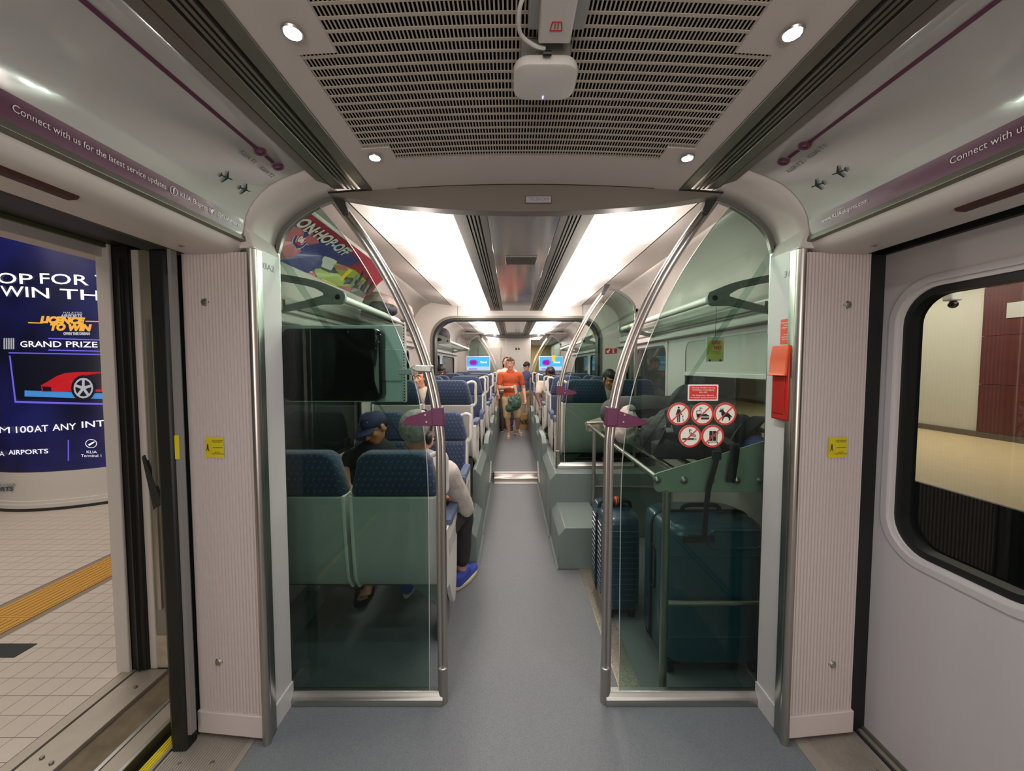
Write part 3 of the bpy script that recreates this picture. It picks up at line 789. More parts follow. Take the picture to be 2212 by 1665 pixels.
# ---- saloon shell
SAL = [(0.32, 2.20), (0.82, 2.262), (1.08, 2.30)]
SIDE = path2([(-1.08, 2.30), (-1.20, 2.235), (-1.285, 2.12), (-1.31, 2.0), (-1.33, 1.86)], 4)
def saloon(y0, y1, ls):
    out = thing('ceiling', None, None, (0, (y0 + y1) / 2, 2.2)); out['kind'] = 'structure'; out['label'] = ls
    MB().box(-0.17, 0.17, y0, y1, 2.196, 2.21).build('centre_panel', mat('glossy_centre_panel', (150, 148, 148), 0.12, 0.25), out, bevel=0.002)
    for s in (-1, 1):
        B = lambda a, b, z0, z1: MB().box(*sorted((s * a, s * b)), y0, y1, z0, z1)
        B(0.175, 0.32, 2.235, 2.25).build('slot_void', void, out)
        B(0.172, 0.205, 2.196, 2.21).build('rail', alu_d, out)
        for a in (0.214, 0.232, 0.250): B(a, a + 0.010, 2.196, 2.235).build('rail', alu_d, out)
        B(0.268, 0.325, 2.196, 2.235).build('rail', alu_d, out)
        n = 4; yy = [y0 + (y1 - y0) * k / n for k in range(n + 1)]
        for k in range(n):
            xs = [0.325 + 0.49 * j / 8 for j in range(9)]
            MB().sheet([[(s * x, y, 2.205 + 0.058 * ((x - 0.325) / 0.49) ** 0.8) for x in xs] for y in (yy[k] + 0.002, yy[k + 1] - 0.002)]).build('light_panel', diff_m, out, smooth=True)
        MB().loft([[(s * x, y, z) for x, z in ((0.815, 2.262), (0.822, 2.262), (0.822, 2.272), (0.815, 2.272))] for y in (y0, y1)]).build('shadow_gap', black, out)
        MB().loft([[(s * x, y, z) for x, z in ((0.325, 2.29), (1.1, 2.33), (1.1, 2.35), (0.325, 2.31))] for y in (y0, y1)]).build('roof_board', ceil_w, out)
        for k in range(n):
            MB().loft([[(s * x, y, z) for x, z in ((0.825, 2.262), (1.079, 2.30), (1.079, 2.31), (0.825, 2.272))] for y in (yy[k] + 0.0015, yy[k + 1] - 0.0015)]).build('cornice_panel', ceil_w, out)
    return out
saloon(PY, BY, 'near saloon ceiling with grey centre panel and lit diffusers')
saloon(BY + 0.12, P2, 'second saloon ceiling beyond the bulkhead')

def side_wall(s, y0, y1, wins, idx, lab, blind=True):
    nm = 'wall_left' if s < 0 else 'wall_right'
    SD = [(-s * x, z) for x, z in SIDE]
    o = MB().sheet([[(x, y, z) for x, z in SD] for y in (y0, y1)]).build(nm, cream, None, smooth=True, solid=0.006)
    tag(o, lab, kind='structure')
    X = s * 1.33; Xo = s * 1.40
    B = lambda a, b, c, d, e=X, f=Xo: MB().box(*sorted((e, f)), a, b, c, d)
    # wall around the windows
    B(y0, y1, 0.0, 0.82).build('lower_panel', wall_g, o)
    B(y0, y1, 1.72, 1.87).build('upper_panel', wall_g, o)
    ys = [y0] + [v for a, b in wins for v in (a, b)] + [y1]
    for k in range(0, len(ys), 2):
        if ys[k + 1] - ys[k] > 0.01: B(ys[k], ys[k + 1], 0.82, 1.72).build('window_pier', wall_g, o)
    # ledge, cable cover above windows
    MB().box(*sorted((X, s * 1.27)), y0, y1, 1.735, 1.765).build('ledge', alu_d if False else wall_g, o, bevel=0.004)
    MB().box(*sorted((X, s * 1.30)), y0, y1, 1.80, 1.86).build('cable_cover', wall_g, o, bevel=0.006)
    MB().box(*sorted((X, s * 1.24)), y0, y1, 0.0, 0.14).build('heater_cover', skirt_m, o, bevel=0.008)
    for a, b in wins:
        wd = thing('window_%d' % idx[0], None, None, (s * 1.36, (a + b) / 2, 0.82)); idx[0] += 1
        wd['kind'] = 'structure'; wd['label'] = 'saloon side window'
        # frame ring with rounded corners
        cy, cz = (a + b) / 2, 1.27; W, H = b - a, 0.90
        po = rrect(W, H, 0.02, 5, cy, cz); pi_ = rrect(W - 0.10, H - 0.10, 0.07, 5, cy, cz)
        for nm2, P, Q, xa, xb, m in (('frame', po, rrect(W - 0.06, H - 0.06, 0.08, 5, cy, cz), 1.322, 1.345, wall_g), ('rubber_seal', rrect(W - 0.06, H - 0.06, 0.08, 5, cy, cz), pi_, 1.327, 1.35, black)):
            mb = MB(); n = len(P)
            for xx in (xa, xb):
                mb.v += [Vector((s * xx, p[0], p[1])) for p in P] + [Vector((s * xx, p[0], p[1])) for p in Q]
            for k in range(n):
                j = (k + 1) % n
                mb.f += [(k, j, n + j, n + k), (2 * n + k, 2 * n + j, 3 * n + j, 3 * n + k), (n + k, n + j, 3 * n + j, 3 * n + k), (k, j, 2 * n + j, 2 * n + k)]
            mb.build(nm2, m, wd)
        MB().loft([[(s * 1.342, p[0], p[1]) for p in pi_], [(s * 1.348, p[0], p[1]) for p in pi_]]).build('pane', glass_w, wd)
        if blind and a == wins[0][0]:
            MB().box(*sorted((s * 1.326, s * 1.334)), a + 0.04, b - 0.04, 1.45, 1.70).build('blind', mat('roller_blind', (186, 186, 178), 0.7), wd)
            MB().box(*sorted((s * 1.315, s * 1.338)), a + 0.03, b - 0.03, 1.425, 1.455).build('blind_rail', frame_m, wd, bevel=0.004)
    return o
WI = [4]
side_wall(-1, PY, BY, [(1.75, 3.30), (3.45, 4.85)], WI, 'left side wall of the near saloon')
side_wall(1, PY, BY, [(1.75, 3.13), (3.46, 4.75)], WI, 'right side wall of the near saloon')
side_wall(-1, BY + 0.12, P2, [(5.3, 6.9), (7.05, 8.6)], WI, 'left side wall of the second saloon', False)
side_wall(1, BY + 0.12, P2, [(5.3, 6.9), (7.05, 8.6)], WI, 'right side wall of the second saloon', False)

# ---- bulkhead with rubber framed opening
def ring_wall(Y0, Y1, hw, z0, ztop, r, outer, m, nm, parent=None, lab=None):
    """plate from Y0..Y1 with an opening: half width hw, top ztop, corner radius r; outer: function that gives the outer point for an opening point"""
    P = [(-hw, z0)] + [(-hw + r - r * cos(radians(a)), ztop - r + r * sin(radians(a))) for a in range(0, 91, 10)]
    P = P + [(-x, z) for x, z in reversed(P)]
    Q = [outer(x, z) for x, z in P]
    mb = MB(); n = len(P)
    for y in (Y0, Y1): mb.v += [Vector((x, y, z)) for x, z in P] + [Vector((x, y, z)) for x, z in Q]
    for k in range(n - 1):
        mb.f += [(k, k + 1, n + k + 1, n + k), (2 * n + k, 2 * n + k + 1, 3 * n + k + 1, 3 * n + k), (k, k + 1, 2 * n + k + 1, 2 * n + k), (n + k, n + k + 1, 3 * n + k + 1, 3 * n + k)]
    mb.f += [(0, n, 3 * n, 2 * n), (n - 1, 2 * n - 1, 4 * n - 1, 3 * n - 1)]
    return mb.build(nm, m, parent, smooth=True, ang=40)
def out_wall(x, z):
    s = -1 if x < 0 else 1; ax = abs(x)
    if z < 1.86: return (s * 1.34, z)
    if ax <= 0.79: return (x, 2.36)
    d = Vector((ax - 0.785, z - 1.83)); d = d / max(1e-6, d.length); k = min(0.58 / max(d.x, 1e-3), 0.53 / max(d.y, 1e-3))
    return (s * (0.785 + d.x * k), 1.83 + d.y * k)
bk = ring_wall(BY, BY + 0.12, 1.085, 0.0, 2.130, 0.30, out_wall, cream, 'wall_bulkhead', lab=None)
tag(bk, 'cream bulkhead wall with a rounded gangway opening', kind='structure')
bw = bk
bw.name = 'wall_back'
off = lambda d: (lambda x, z: (x + (d if x > 0 else -d) if abs(x) > 0.80 else x, z + (d if z > 1.9 else 0)))
ring_wall(BY - 0.012, BY + 0.13, 1.055, 0.0, 2.100, 0.28, lambda x, z: (x + (0.032 if x > 0 else -0.032) * min(1, max(0, (abs(x) - 0.7) / 0.3)), z + 0.032 * min(1, max(0, (z - 1.75) / 0.3))), alu_d, 'opening_frame', bk)
ring_wall(BY - 0.02, BY + 0.14, 1.03, 0.0, 2.075, 0.26, lambda x, z: (x + (0.028 if x > 0 else -0.028) * min(1, max(0, (abs(x) - 0.7) / 0.3)), z + 0.028 * min(1, max(0, (z - 1.75) / 0.3))), black, 'opening_rubber', bk)
for x in (-0.74, 0.84): MB().box(x - 0.002, x + 0.002, BY - 0.002, BY, 2.135, 2.27).build('joint', dark_gr, bk)
p = at(1320, 758, BY - 0.004)
sg = thing('exit_sign', 'small red and white arrow sign on the bulkhead right of the opening', 'sign', p)
MB().box(p.x - 0.072, p.x + 0.072, BY - 0.006, BY - 0.001, p.z - 0.032, p.z + 0.032).build('plate', red_p, sg)
pf = plane_fn((p.x - 0.035, BY - 0.008, p.z), (1, 0, 0), (0, 0, 1))
flat([(-0.022, -0.022), (0.012, -0.022), (0.001, -0.011), (0.024, 0.012), (0.012, 0.024), (-0.011, 0.001), (-0.022, 0.012)], pf).build('arrow', white_p, sg)
MB().box(p.x + 0.012, p.x + 0.016, BY - 0.008, BY - 0.006, p.z - 0.03, p.z + 0.03).build('rule', white_p, sg)
pf = plane_fn((p.x + 0.043, BY - 0.008, p.z), (1, 0, 0), (0, 0, 1))
flat([(-0.018, -0.024), (-0.006, -0.024), (-0.006, 0.024), (-0.018, 0.024)], pf).build('bar_mark', white_p, sg)

# ---- ceiling small parts of the near saloon
vg = thing('ceiling_vent', 'small slotted vent in the grey centre panel', 'vent', (0.03, 2.35, 2.19))
v0 = atz(1092, 555, 2.194); v1 = atz(1161, 568, 2.194)
MB().box(-0.097, 0.106, v0.y - 0.02, v1.y + 0.02, 2.188, 2.196).build('frame', alu_d, vg, bevel=0.002)
mb = MB()
for k in range(26): mb.box(-0.091 + k * 0.0074, -0.087 + k * 0.0074, v0.y - 0.01, v1.y + 0.01, 2.186, 2.188)
tag(mb.build('slots', dark_gr, vg), kind='stuff')
# ================================================================== doorway left, door right, station
# post at the far side of the open doorway
po = thing('door_post', 'cream doorway post with black rubber seals at the platform edge', 'post', (-1.95, 1.87, 0))
MB().box(-1.995, -1.93, 1.835, 1.85, -0.01, 2.07).build('post_face', cream, po, bevel=0.004)
MB().box(-1.96, -1.86, 1.85, 1.93, -0.01, 2.07).build('rubber_seal', black, po, bevel=0.01)
MB().box(-1.895, -1.889, 1.838, 1.846, 0.0, 2.0).build('seal_lip', dark_gr, po)
MB().box(-1.86, -1.826, 1.868, 1.93, -0.01, 2.05).build('edge_strip', cream, po, bevel=0.003)
pocket = mat('pocket_panel', (128, 122, 104), 0.35, noise=0.25, nscale=5)
MB().box(-1.826, -1.30, 1.875, 1.93, -0.01, 2.05).build('pocket_panel', pocket, po)
MB().box(-1.826, -1.30, 1.868, 1.876, 0.0, 0.16).build('scuffed_plate', mat('scuffed_cream', (176, 162, 140), 0.7, noise=0.35, nscale=18), po)
MB().loft([[(-1.845, 1.86, 1.06), (-1.80, 1.86, 0.80), (-1.76, 1.86, 0.84), (-1.835, 1.86, 1.07)], [(-1.845, 1.875, 1.06), (-1.80, 1.875, 0.80), (-1.76, 1.875, 0.84), (-1.835, 1.875, 1.07)]]).build('catch_bracket', dark_gr, po)
MB().box(-1.80, -1.785, 1.862, 1.874, 0.3, 1.72).build('guide_strip', alu, po)
# leading edge of the opened door leaf
lf_ = thing('door_leaf', 'opened left door leaf seen edge on with black rubber edge', 'door', (-1.38, 1.65, 0))
MB().box(-1.385, -1.322, 1.44, 1.50, -0.03, 1.93).build('rubber_edge', black, lf_, bevel=0.012)
MB().box(-1.385, -1.352, 1.50, 1.86, 0.0, 1.93).build('leaf_panel', lip_grey, lf_, bevel=0.002)
MB().box(-1.322, -1.308, 1.45, 1.475, 0.06, 1.93).build('inner_strip', mat('strip_grey', (132, 128, 124), 0.5), lf_)
MB().box(-1.322, -1.307, 1.447, 1.45, 1.15, 1.24).build('yellow_label', yellow_p, lf_)
# outer header over the doorway
oh = thing('wall_left', None, None, (-1.65, 0.5, 1.95)); oh['kind'] = 'structure'; oh['label'] = 'black and cream outer frame above the open doorway'
MB().prism([(-1.302, 1.93), (-1.40, 1.955), (-1.50, 1.955), (-1.50, 2.3), (-1.302, 2.3)], 'y', -1.0, 1.9).build('black_header', black, oh)
MB().prism([(-1.50, 1.985), (-1.56, 2.065), (-1.955, 2.065), (-1.955, 2.3), (-1.50, 2.3)], 'y', -1.0, 1.93).build('black_header', black, oh)
MB().box(-1.958, -1.94, -1.0, 1.93, 2.05, 2.067).build('frame_lip', mat('olive_lip', (84, 88, 62), 0.5), oh)
MB().box(-2.06, -1.96, -1.0, 1.93, 2.005, 2.30).build('frame_rail', cream, oh, bevel=0.004)

# body of the car behind the doorway post keeps the platform light out
MB_ = MB().box(-1.46, -1.41, 1.93, 4.95, -0.1, 2.4)
struct(MB_, 'wall_left', dark_gr, label='outer skin of the car beyond the doorway')
# closed door on the right with rounded window
dr = thing('door_1', None, None, (1.42, 0.5, 0)); dr['kind'] = 'structure'; dr['label'] = 'closed pale grey car door with rounded window'
X0 = 1.395
wy0, wy1, wz0, wz1 = 0.985, 1.462, 0.815, 1.775
cy, cz = (wy0 + wy1) / 2, (wz0 + wz1) / 2
def ring_x(x0, x1, P, Q, nm, m, par, **k):
    mb = MB(); n = len(P)
    for xx in (x0, x1): mb.v += [Vector((xx, p[0], p[1])) for p in P] + [Vector((xx, p[0], p[1])) for p in Q]
    for k_ in range(n):
        j = (k_ + 1) % n
        mb.f += [(k_, j, n + j, n + k_), (2 * n + k_, 2 * n + j, 3 * n + j, 3 * n + k_), (n + k_, n + j, 3 * n + j, 3 * n + k_), (k_, j, 2 * n + j, 2 * n + k_)]
    return mb.build(nm, m, par, smooth=True, ang=30)
RW, RH = wy1 - wy0, wz1 - wz0
win = rrect(RW + 0.05, RH + 0.05, 0.145, 8, cy, cz)
def edge_pt(p):
    # project a window outline point out to the leaf rectangle
    y, z = p; dy, dz = y - cy, z - cz
    tx = ((1.555 - cy) / dy if dy > 0 else (0.30 - cy) / dy) if abs(dy) > 1e-6 else 1e9
    tz = ((1.93 - cz) / dz if dz > 0 else (0.02 - cz) / dz) if abs(dz) > 1e-6 else 1e9
    t = min(tx, tz); return (cy + dy * t, cz + dz * t)
# add exact corners to the outer outline by making the leaf from four blocks plus a ring
def rect_pts(n, y0, y1, z0, z1): return None
o0 = [edge_pt(p) for p in win]
ring_x(X0, X0 + 0.04, o0, win, 'leaf_panel', lip_grey, dr)
# corner fillers
for (ya, yb, za, zb) in ((0.30, 1.555, 0.02, 1.93),):
    corners = [(1.555, 1.93), (0.30, 1.93), (0.30, 0.02), (1.555, 0.02)]
    for k, c in enumerate(corners):
        seg = [p for p in o0 if (p[0] - cy) * (c[0] - cy) > 0 and (p[1] - cz) * (c[1] - cz) > 0]
        a = min((p for p in o0 if abs(p[0] - c[0]) < 1e-6), key=lambda p: abs(p[1] - c[1]))
        b = min((p for p in o0 if abs(p[1] - c[1]) < 1e-6), key=lambda p: abs(p[0] - c[0]))
        MB().loft([[(x, a[0], a[1]), (x, c[0], c[1]), (x, b[0], b[1])] for x in (X0, X0 + 0.04)]).build('leaf_corner', lip_grey, dr)
MB().box(X0, X0 + 0.04, -1.0, 0.30, 0.02, 1.93).build('leaf_panel', lip_grey, dr)
ring_x(X0 - 0.006, X0 + 0.01, rrect(RW + 0.075, RH + 0.075, 0.155, 8, cy, cz), rrect(RW + 0.03, RH + 0.03, 0.14, 8, cy, cz), 'window_lip', lip_grey, dr)
ring_x(X0 + 0.004, X0 + 0.05, rrect(RW + 0.05, RH + 0.05, 0.145, 8, cy, cz), rrect(RW, RH, 0.125, 8, cy, cz), 'window_reveal', wall_g, dr)
ring_x(X0 + 0.012, X0 + 0.06, rrect(RW + 0.012, RH + 0.012, 0.13, 8, cy, cz), rrect(RW - 0.05, RH - 0.05, 0.10, 8, cy, cz), 'rubber_seal', black, dr)
pq = rrect(RW - 0.02, RH - 0.02, 0.11, 8, cy, cz)
MB().loft([[(X0 + 0.045, p[0], p[1]) for p in pq], [(X0 + 0.05, p[0], p[1]) for p in pq]]).build('window_pane', glass_w, dr)
MB().box(X0 - 0.02, X0 + 0.045, -1.0, 1.555, 1.928, 1.95).build('top_seal', black, dr)
MB().box(X0 - 0.055, X0 + 0.02, 1.555, 1.60, -0.02, 1.95).build('side_seal', black, dr)
MB().box(X0 - 0.012, X0 + 0.0, -1.0, 1.55, 0.002, 0.02).build('bottom_strip', alu_d, dr)
struct(MB().box(1.36, 1.44, 1.60, BY, -0.1, 0.0).box(1.36, 1.44, -1.0, 1.6, -0.2, 0.0), 'trim_2', dark_gr)
struct(MB().box(1.30, 1.46, -1.0, 1.6, 1.95, 2.35), 'wall_right', dark_gr, label='outer header over the closed door')

# ---- near platform: square tiles, tactile strip
PX0, PX1, PYA, PYB = -1.965, -9.0, 0.2, 9.0
pf_ = struct(MB().box(PX1, PX0 - 0.005, PYA - 1, PYB, -0.12, -0.0035), 'floor', grout_m, label='grey beige platform paving in small square tiles')
mbE = MB().box(-1.965, -1.915, -0.5, 9.0, -0.15, 0.002)
mbE.box(-1.93, -1.912, -0.5, 9.0, -0.4, -0.15)
struct(mbE, 'trim_3', alu_w, label='metal platform edge strip')
tile_me = MB().box(-0.0485, 0.0485, -0.0485, 0.0485, -0.006, 0.0).build('tile', tile_m, pf_, bevel=0.0)
tile_me.location = (0, 0, 0)
base = pf_.location.copy()
me0 = tile_me.data
for v in me0.vertices: v.co = v.co + base      # stored relative to the part's own centre
cells = []
for i in range(60):
    for j in range(86):
        x = PX0 - 0.055 - i * 0.1; y = PYA + 0.05 + j * 0.1
        if -3.245 < x < -2.90: continue
        ratio = (CX - x) / y                    # seen through the doorway?
        px = 1106 - 840 * ratio
        cells.append((x, y))
vis = [c for c in cells if 1106 - 840 * (CX - c[0]) / c[1] < 252]
vis.sort(key=lambda c: c[0] ** 2 + c[1] ** 2)
near = vis[:290]
first = True
for (x, y) in near:
    o = tile_me if first else tile_me.copy()
    if not first: COL.objects.link(o); 
    first = False
    o.location = (x - base.x, y - base.y, 0.0 - base.z)
ns = set(near)
mb = MB()
for c in cells:
    if c not in ns: mb.box(c[0] - 0.0485, c[0] + 0.0485, c[1] - 0.0485, c[1] + 0.0485, -0.006, 0.0)
tag(mb.build('far_tiles', tile_m, pf_), kind='stuff')
ts = thing('floor_strip', 'yellow tactile guide strip laid in the platform paving', 'floor strip', (-3.07, 3, 0))
for j in range(0, 24):
    y = 0.9 + j * 0.3
    if y > 6: break
    t_ = MB().box(-3.222, -2.925, y - 0.148, y + 0.148, -0.005, 0.001)
    for a in range(8):
        for b_ in (0,): t_.box(-3.21 + a * 0.036, -3.193 + a * 0.036, y - 0.135, y + 0.135, 0.001, 0.004)
    t_.build('tile', tact_m, ts)
gp = atz(10, 1412, 0)
gm = thing('floor_plate', 'small dark metal cover plate in the platform floor', 'floor plate', (gp.x, gp.y, 0))
q = [atz(-40, 1395, 0.002), atz(52, 1396, 0.002), atz(-5, 1432, 0.002), atz(-90, 1445, 0.002)]
MB().box(-2.86, -2.62, 1.93, 2.03, 0.0005, 0.003).build('plate', dark_gr, gm)

# ---- curved advertising column
AC, AR = Vector((-5.15, 5.02, 0)), 1.05
col = thing('advertising_column', 'big round advertising column lit blue standing on the near platform', 'advertising column', AC)
def cyl(a, z, off=0.0): return Vector((AC.x + (AR + off) * cos(a), AC.y + (AR + off) * sin(a), z))
def cylinder_part(z0, z1, off, nm, m, a0=0, a1=2 * pi, n=64):
    full = abs(a1 - a0 - 2 * pi) < 1e-6
    return MB().loft([[cyl(a0 + (a1 - a0) * k / n, z, off) for k in range(n)] for z in (z0, z1)]).build(nm, m, col, smooth=True, ang=30)
adm = bpy.data.materials.new('lit_blue_print'); adm.use_nodes = True
n_ = N(adm); p_ = adm.node_tree.nodes['Principled BSDF']
tc = n_.new('ShaderNodeTexCoord'); nz = n_.new('ShaderNodeTexNoise'); nz.inputs['Scale'].default_value = 1.6; nz.inputs['Detail'].default_value = 2
n_.link(tc.outputs['Object'], nz.inputs['Vector'])
cc = n_.mix(n_.math('MULTIPLY', n_.math('SUBTRACT', nz.outputs['Fac'], 0.32), 2.4), rgb(10, 12, 26), rgb(26, 28, 88))
p_.inputs['Roughness'].default_value = 0.3
n_.link(cc, p_.inputs['Base Color']); n_.link(cc, p_.inputs['Emission Color']); p_.inputs['Emission Strength'].default_value = 0.35
cylinder_part(0.0, 0.03, 0.04, 'plinth', dark_gr)
cylinder_part(0.03, 0.07, 0.035, 'base_ring', plastic_w)
cylinder_part(0.07, 0.10, 0.02, 'base_ring', plastic_w)
cylinder_part(0.10, 0.40, 0.0, 'white_base', plastic_w)
cylinder_part(0.40, 3.0, 0.001, 'printed_sheet', adm)
def ray_cyl(px, py):
    d = _ray(px, py); o = Vector((CX, 0, CZ))
    ox, oy = o.x - AC.x, o.y - AC.y; A = d.x ** 2 + d.y ** 2; B = 2 * (ox * d.x + oy * d.y); C = ox * ox + oy * oy - (AR + 0.002) ** 2
    disc = max(0.0, B * B - 4 * A * C); t = (-B - sqrt(disc)) / (2 * A)
    P = o + d * t; return math.atan2(P.y - AC.y, P.x - AC.x), P.z
def ctext(tx, x0, x1, y, size, m, shear=0, bold=0.0, par=None, nm='lettering', yr=None):
    a0, z0 = ray_cyl(x0, y); a1, z1 = ray_cyl(x1, yr or y)
    W = (a1 - a0) * AR
    return text(tx, size, lambda u, v: cyl(a0 + u / AR, z0 + (z1 - z0) * (u / W) + v, 0.010), nm, m, par or col, align='LEFT', fit=W, shear=shear, bold=bold)
def wtext(tx, x1, y, w, size, m, yr=None):
    # a word that ends just left of pixel column x1, running on round the column
    a1, z1 = ray_cyl(x1, y)
    return text(tx, size, lambda u, v: cyl(a1 + (u - w) / AR, z1 + v, 0.018), 'lettering', m, col, align='LEFT', fit=w)
adw = mat('ad_white_letters', (226, 226, 240), 0.4, emit=0.5)
adg = mat('ad_gold_letters', (226, 168, 60), 0.4, emit=0.3)
adr = mat('ad_red_print', (190, 26, 36), 0.35, emit=0.25)
add = mat('ad_dark_print', (14, 16, 34), 0.35, emit=0.2)
adb = mat('ad_lilac_frame', (96, 86, 200), 0.35, emit=0.5)
adc = mat('ad_cyan_floor', (60, 130, 200), 0.35, emit=0.4)
ads = mat('ad_silver', (170, 174, 184), 0.35, emit=0.3)
for a_, b_, c_, d_, e_ in (('OP', -5, 70, 602, 605), ('FOR', 84, 188, 603, 607), ('THE', 205, 320, 606, 612), ('WIN', 4, 108, 630, 635), ('THIS', 130, 262, 636, 643)): ctext(a_, b_, c_, d_, 0.15, adw, bold=0.001, yr=e_)
ctext('MALAYSIA', 137, 178, 676, 0.03, ads); ctext('AIRPORTS', 132, 179, 683, 0.045, ads, shear=0.2, bold=0.002)
ctext('LICENCE', 88, 186, 691, 0.085, adg, shear=0.25, bold=0.007, yr=694)
ctext('TO WIN', 108, 198, 707, 0.09, adg, shear=0.25, bold=0.007, yr=709)
ctext('OWN THE DREAM', 138, 195, 721, 0.038, ads, bold=0.003)
ctext('GRAND PRIZE', 45, 210, 744, 0.085, adw, bold=0.001, yr=745)
for a_, b_, c_, d_, e_ in (('100', 31, 68, 929, 927), ('AT', 76, 106, 927, 925), ('ANY', 115, 166, 924, 921), ('INTL', 175, 240, 918, 913)): ctext(a_, b_, c_, d_, 0.095, adw, bold=0.001, yr=e_)
ctext('AIRPORTS', 21, 106, 977, 0.066, adw, bold=0.001, yr=974); wtext('MALAYSIA', 13, 980, 0.42, 0.066, adw); wtext('SH', -9, 600, 0.36, 0.15, adw); wtext('TO', -12, 628, 0.28, 0.15, adw); wtext('M', 23, 929, 0.125, 0.095, adw); wtext('R', -3, 930, 0.08, 0.095, adw)
ctext('KLIA', 187, 209, 976, 0.04, adw); ctext('Terminal 1', 176, 219, 984, 0.04, adw)
ctext('MALAYSIA', -20, 36, 1046, 0.035, grey_p); ctext('AIRPORTS', -24, 33, 1055, 0.062, mat('slate_letters', (70, 90, 110), 0.5), shear=0.2, bold=0.003)
def cpoly(pts, m, nm, off=0.003, par=None):
    # subdivide the outline so it follows the cylinder; fan from centroid
    q = []
    for k in range(len(pts)):
        a, b = pts[k], pts[(k + 1) % len(pts)]
        for t in range(4): q.append((a[0] + (b[0] - a[0]) * t / 4, a[1] + (b[1] - a[1]) * t / 4))
    v = [cyl(*ray_cyl(*p), off) for p in q]; mb = MB()
    cx_ = sum(p[0] for p in q) / len(q); cy_ = sum(p[1] for p in q) / len(q)
    mb.v = v + [cyl(*ray_cyl(cx_, cy_), off)]; c = len(v)
    mb.f = [(k, (k + 1) % c, c) for k in range(c)]
    return mb.build(nm, m, par or col)
def cline(pts, m, nm, r=0.006, off=0.004, par=None):
    q = []
    for k in range(len(pts) - 1):
        for t in range(5): q.append((pts[k][0] + (pts[k + 1][0] - pts[k][0]) * t / 5, pts[k][1] + (pts[k + 1][1] - pts[k][1]) * t / 5))
    q.append(pts[-1])
    return MB().tube([cyl(*ray_cyl(*p), off) for p in q], r, 6).build(nm, m, par or col, smooth=True)
cline([(105, 731), (235, 735)], adb, 'neon_line'); cline([(105, 756), (235, 759)], adb, 'neon_line')
cline([(62, 697), (92, 698)], adg, 'gold_line'); cline([(185, 694), (228, 695)], adg, 'gold_line')
def cband(tl, tr, br, bl, m, nm, off, n=14):
    L = lambda a, b, t: (a[0] + (b[0] - a[0]) * t, a[1] + (b[1] - a[1]) * t)
    return MB().sheet([[cyl(*ray_cyl(*L(tl, tr, k / n)), off), cyl(*ray_cyl(*L(bl, br, k / n)), off)] for k in range(n + 1)]).build(nm, m, col, smooth=True)
cband((22, 768), (235, 768), (235, 862), (36, 862), add, 'garage_picture', 0.0035)
cline([(20, 762), (235, 766)], adb, 'neon_line'); cline([(22, 768), (34, 868)], adb, 'neon_line'); cline([(34, 868), (235, 873)], adb, 'neon_line', 0.010)
cband((54, 843), (235, 850), (235, 862), (54, 856), adc, 'garage_floor', 0.006)
for k in range(5): cpoly([(8 + k * 5, 730), (11 + k * 5, 730), (11 + k * 5, 754), (8 + k * 5, 754)], ads, 'logo_bar', 0.003)
carp = cpoly([(90, 832), (104, 824), (124, 812), (140, 806), (170, 803), (235, 803), (235, 846), (92, 846)], adr, 'car_picture', 0.010)
def cdisc(px, py, R, m, nm, off, par=None, rx=1.0): return cpoly([(px + R * rx * cos(2 * pi * k / 16), py + R * sin(2 * pi * k / 16)) for k in range(16)], m, nm, off, par)
cdisc(181, 838, 28, add, 'wheel_arch', 0.012, carp, 0.95); cdisc(181, 838, 22, ads, 'wheel_rim', 0.013, carp, 0.95); cdisc(181, 838, 18, add, 'wheel_gap', 0.014, carp, 0.95)
for k in range(5):
    a = 2 * pi * k / 5 - 0.3
    cpoly([(181 + 3 * cos(a + 1.57), 838 + 3 * sin(a + 1.57)), (181 + 19 * cos(a + 0.15), 838 + 19 * sin(a + 0.15)), (181 + 19 * cos(a - 0.15), 838 + 19 * sin(a - 0.15)), (181 + 3 * cos(a - 1.57), 838 + 3 * sin(a - 1.57))], ads, 'wheel_spoke', 0.015, carp)
cpoly([(93, 834), (112, 836), (112, 844), (95, 844)], add, 'air_intake', 0.012, carp)
cline([(148, 950), (148, 995)], adb, 'divider_line', 0.005)
MB().tube([cyl(ray_cyl(197 + 12 * cos(a), 958 + 9 * sin(a))[0], ray_cyl(197 + 12 * cos(a), 958 + 9 * sin(a))[1], 0.004) for a in [2 * pi * k / 18 for k in range(18)]], 0.003, 5, closed=True).build('badge_ring', adw, col)
cpoly([(190, 960), (203, 953), (205, 955), (193, 963)], adw, 'badge_plane')

# ---- far platform across the track (seen through the right door window)
fp = struct(MB().box(5.25, 9.85, -2, 20, -1.2, 0.0), 'floor', mat('far_platform_stone', (206, 178, 138), 0.5, noise=0.10, nscale=5), label='beige far platform across the track')
struct(MB().box(5.20, 5.25, -2, 20, -1.2, 0.0), 'trim_4', dark_gr)
fw = struct(MB().box(9.85, 9.95, -2, 20, 0.0, 4.5), 'wall_right', mat('far_wall_white', (214, 206, 190), 0.7, noise=0.06, nscale=2), label='white station wall beyond the far platform')
mar = mat('maroon_stone', (96, 48, 46), 0.4, noise=0.25, nscale=4)
bY = atx(2120, 800, 9.84).y
for k in range(3):
    for j in range(4):
        MB().box(9.80, 9.85, bY - 1.3 * (k + 1) + 0.004, bY - 1.3 * k - 0.004, 0.12 + 1.0 * j + 0.004, 0.12 + 1.0 * (j + 1) - 0.004).build('stone_panel', mar, fw)
MB().box(9.80, 9.85, bY, 20, 0.0, 0.12).build('wall_skirting', mat('dark_skirting', (110, 100, 84), 0.7), fw)
MB().box(9.80, 9.86, bY - 4, bY, 0.0, 0.12).build('wall_skirting', mat('dark_skirting2', (100, 90, 76), 0.7), fw)
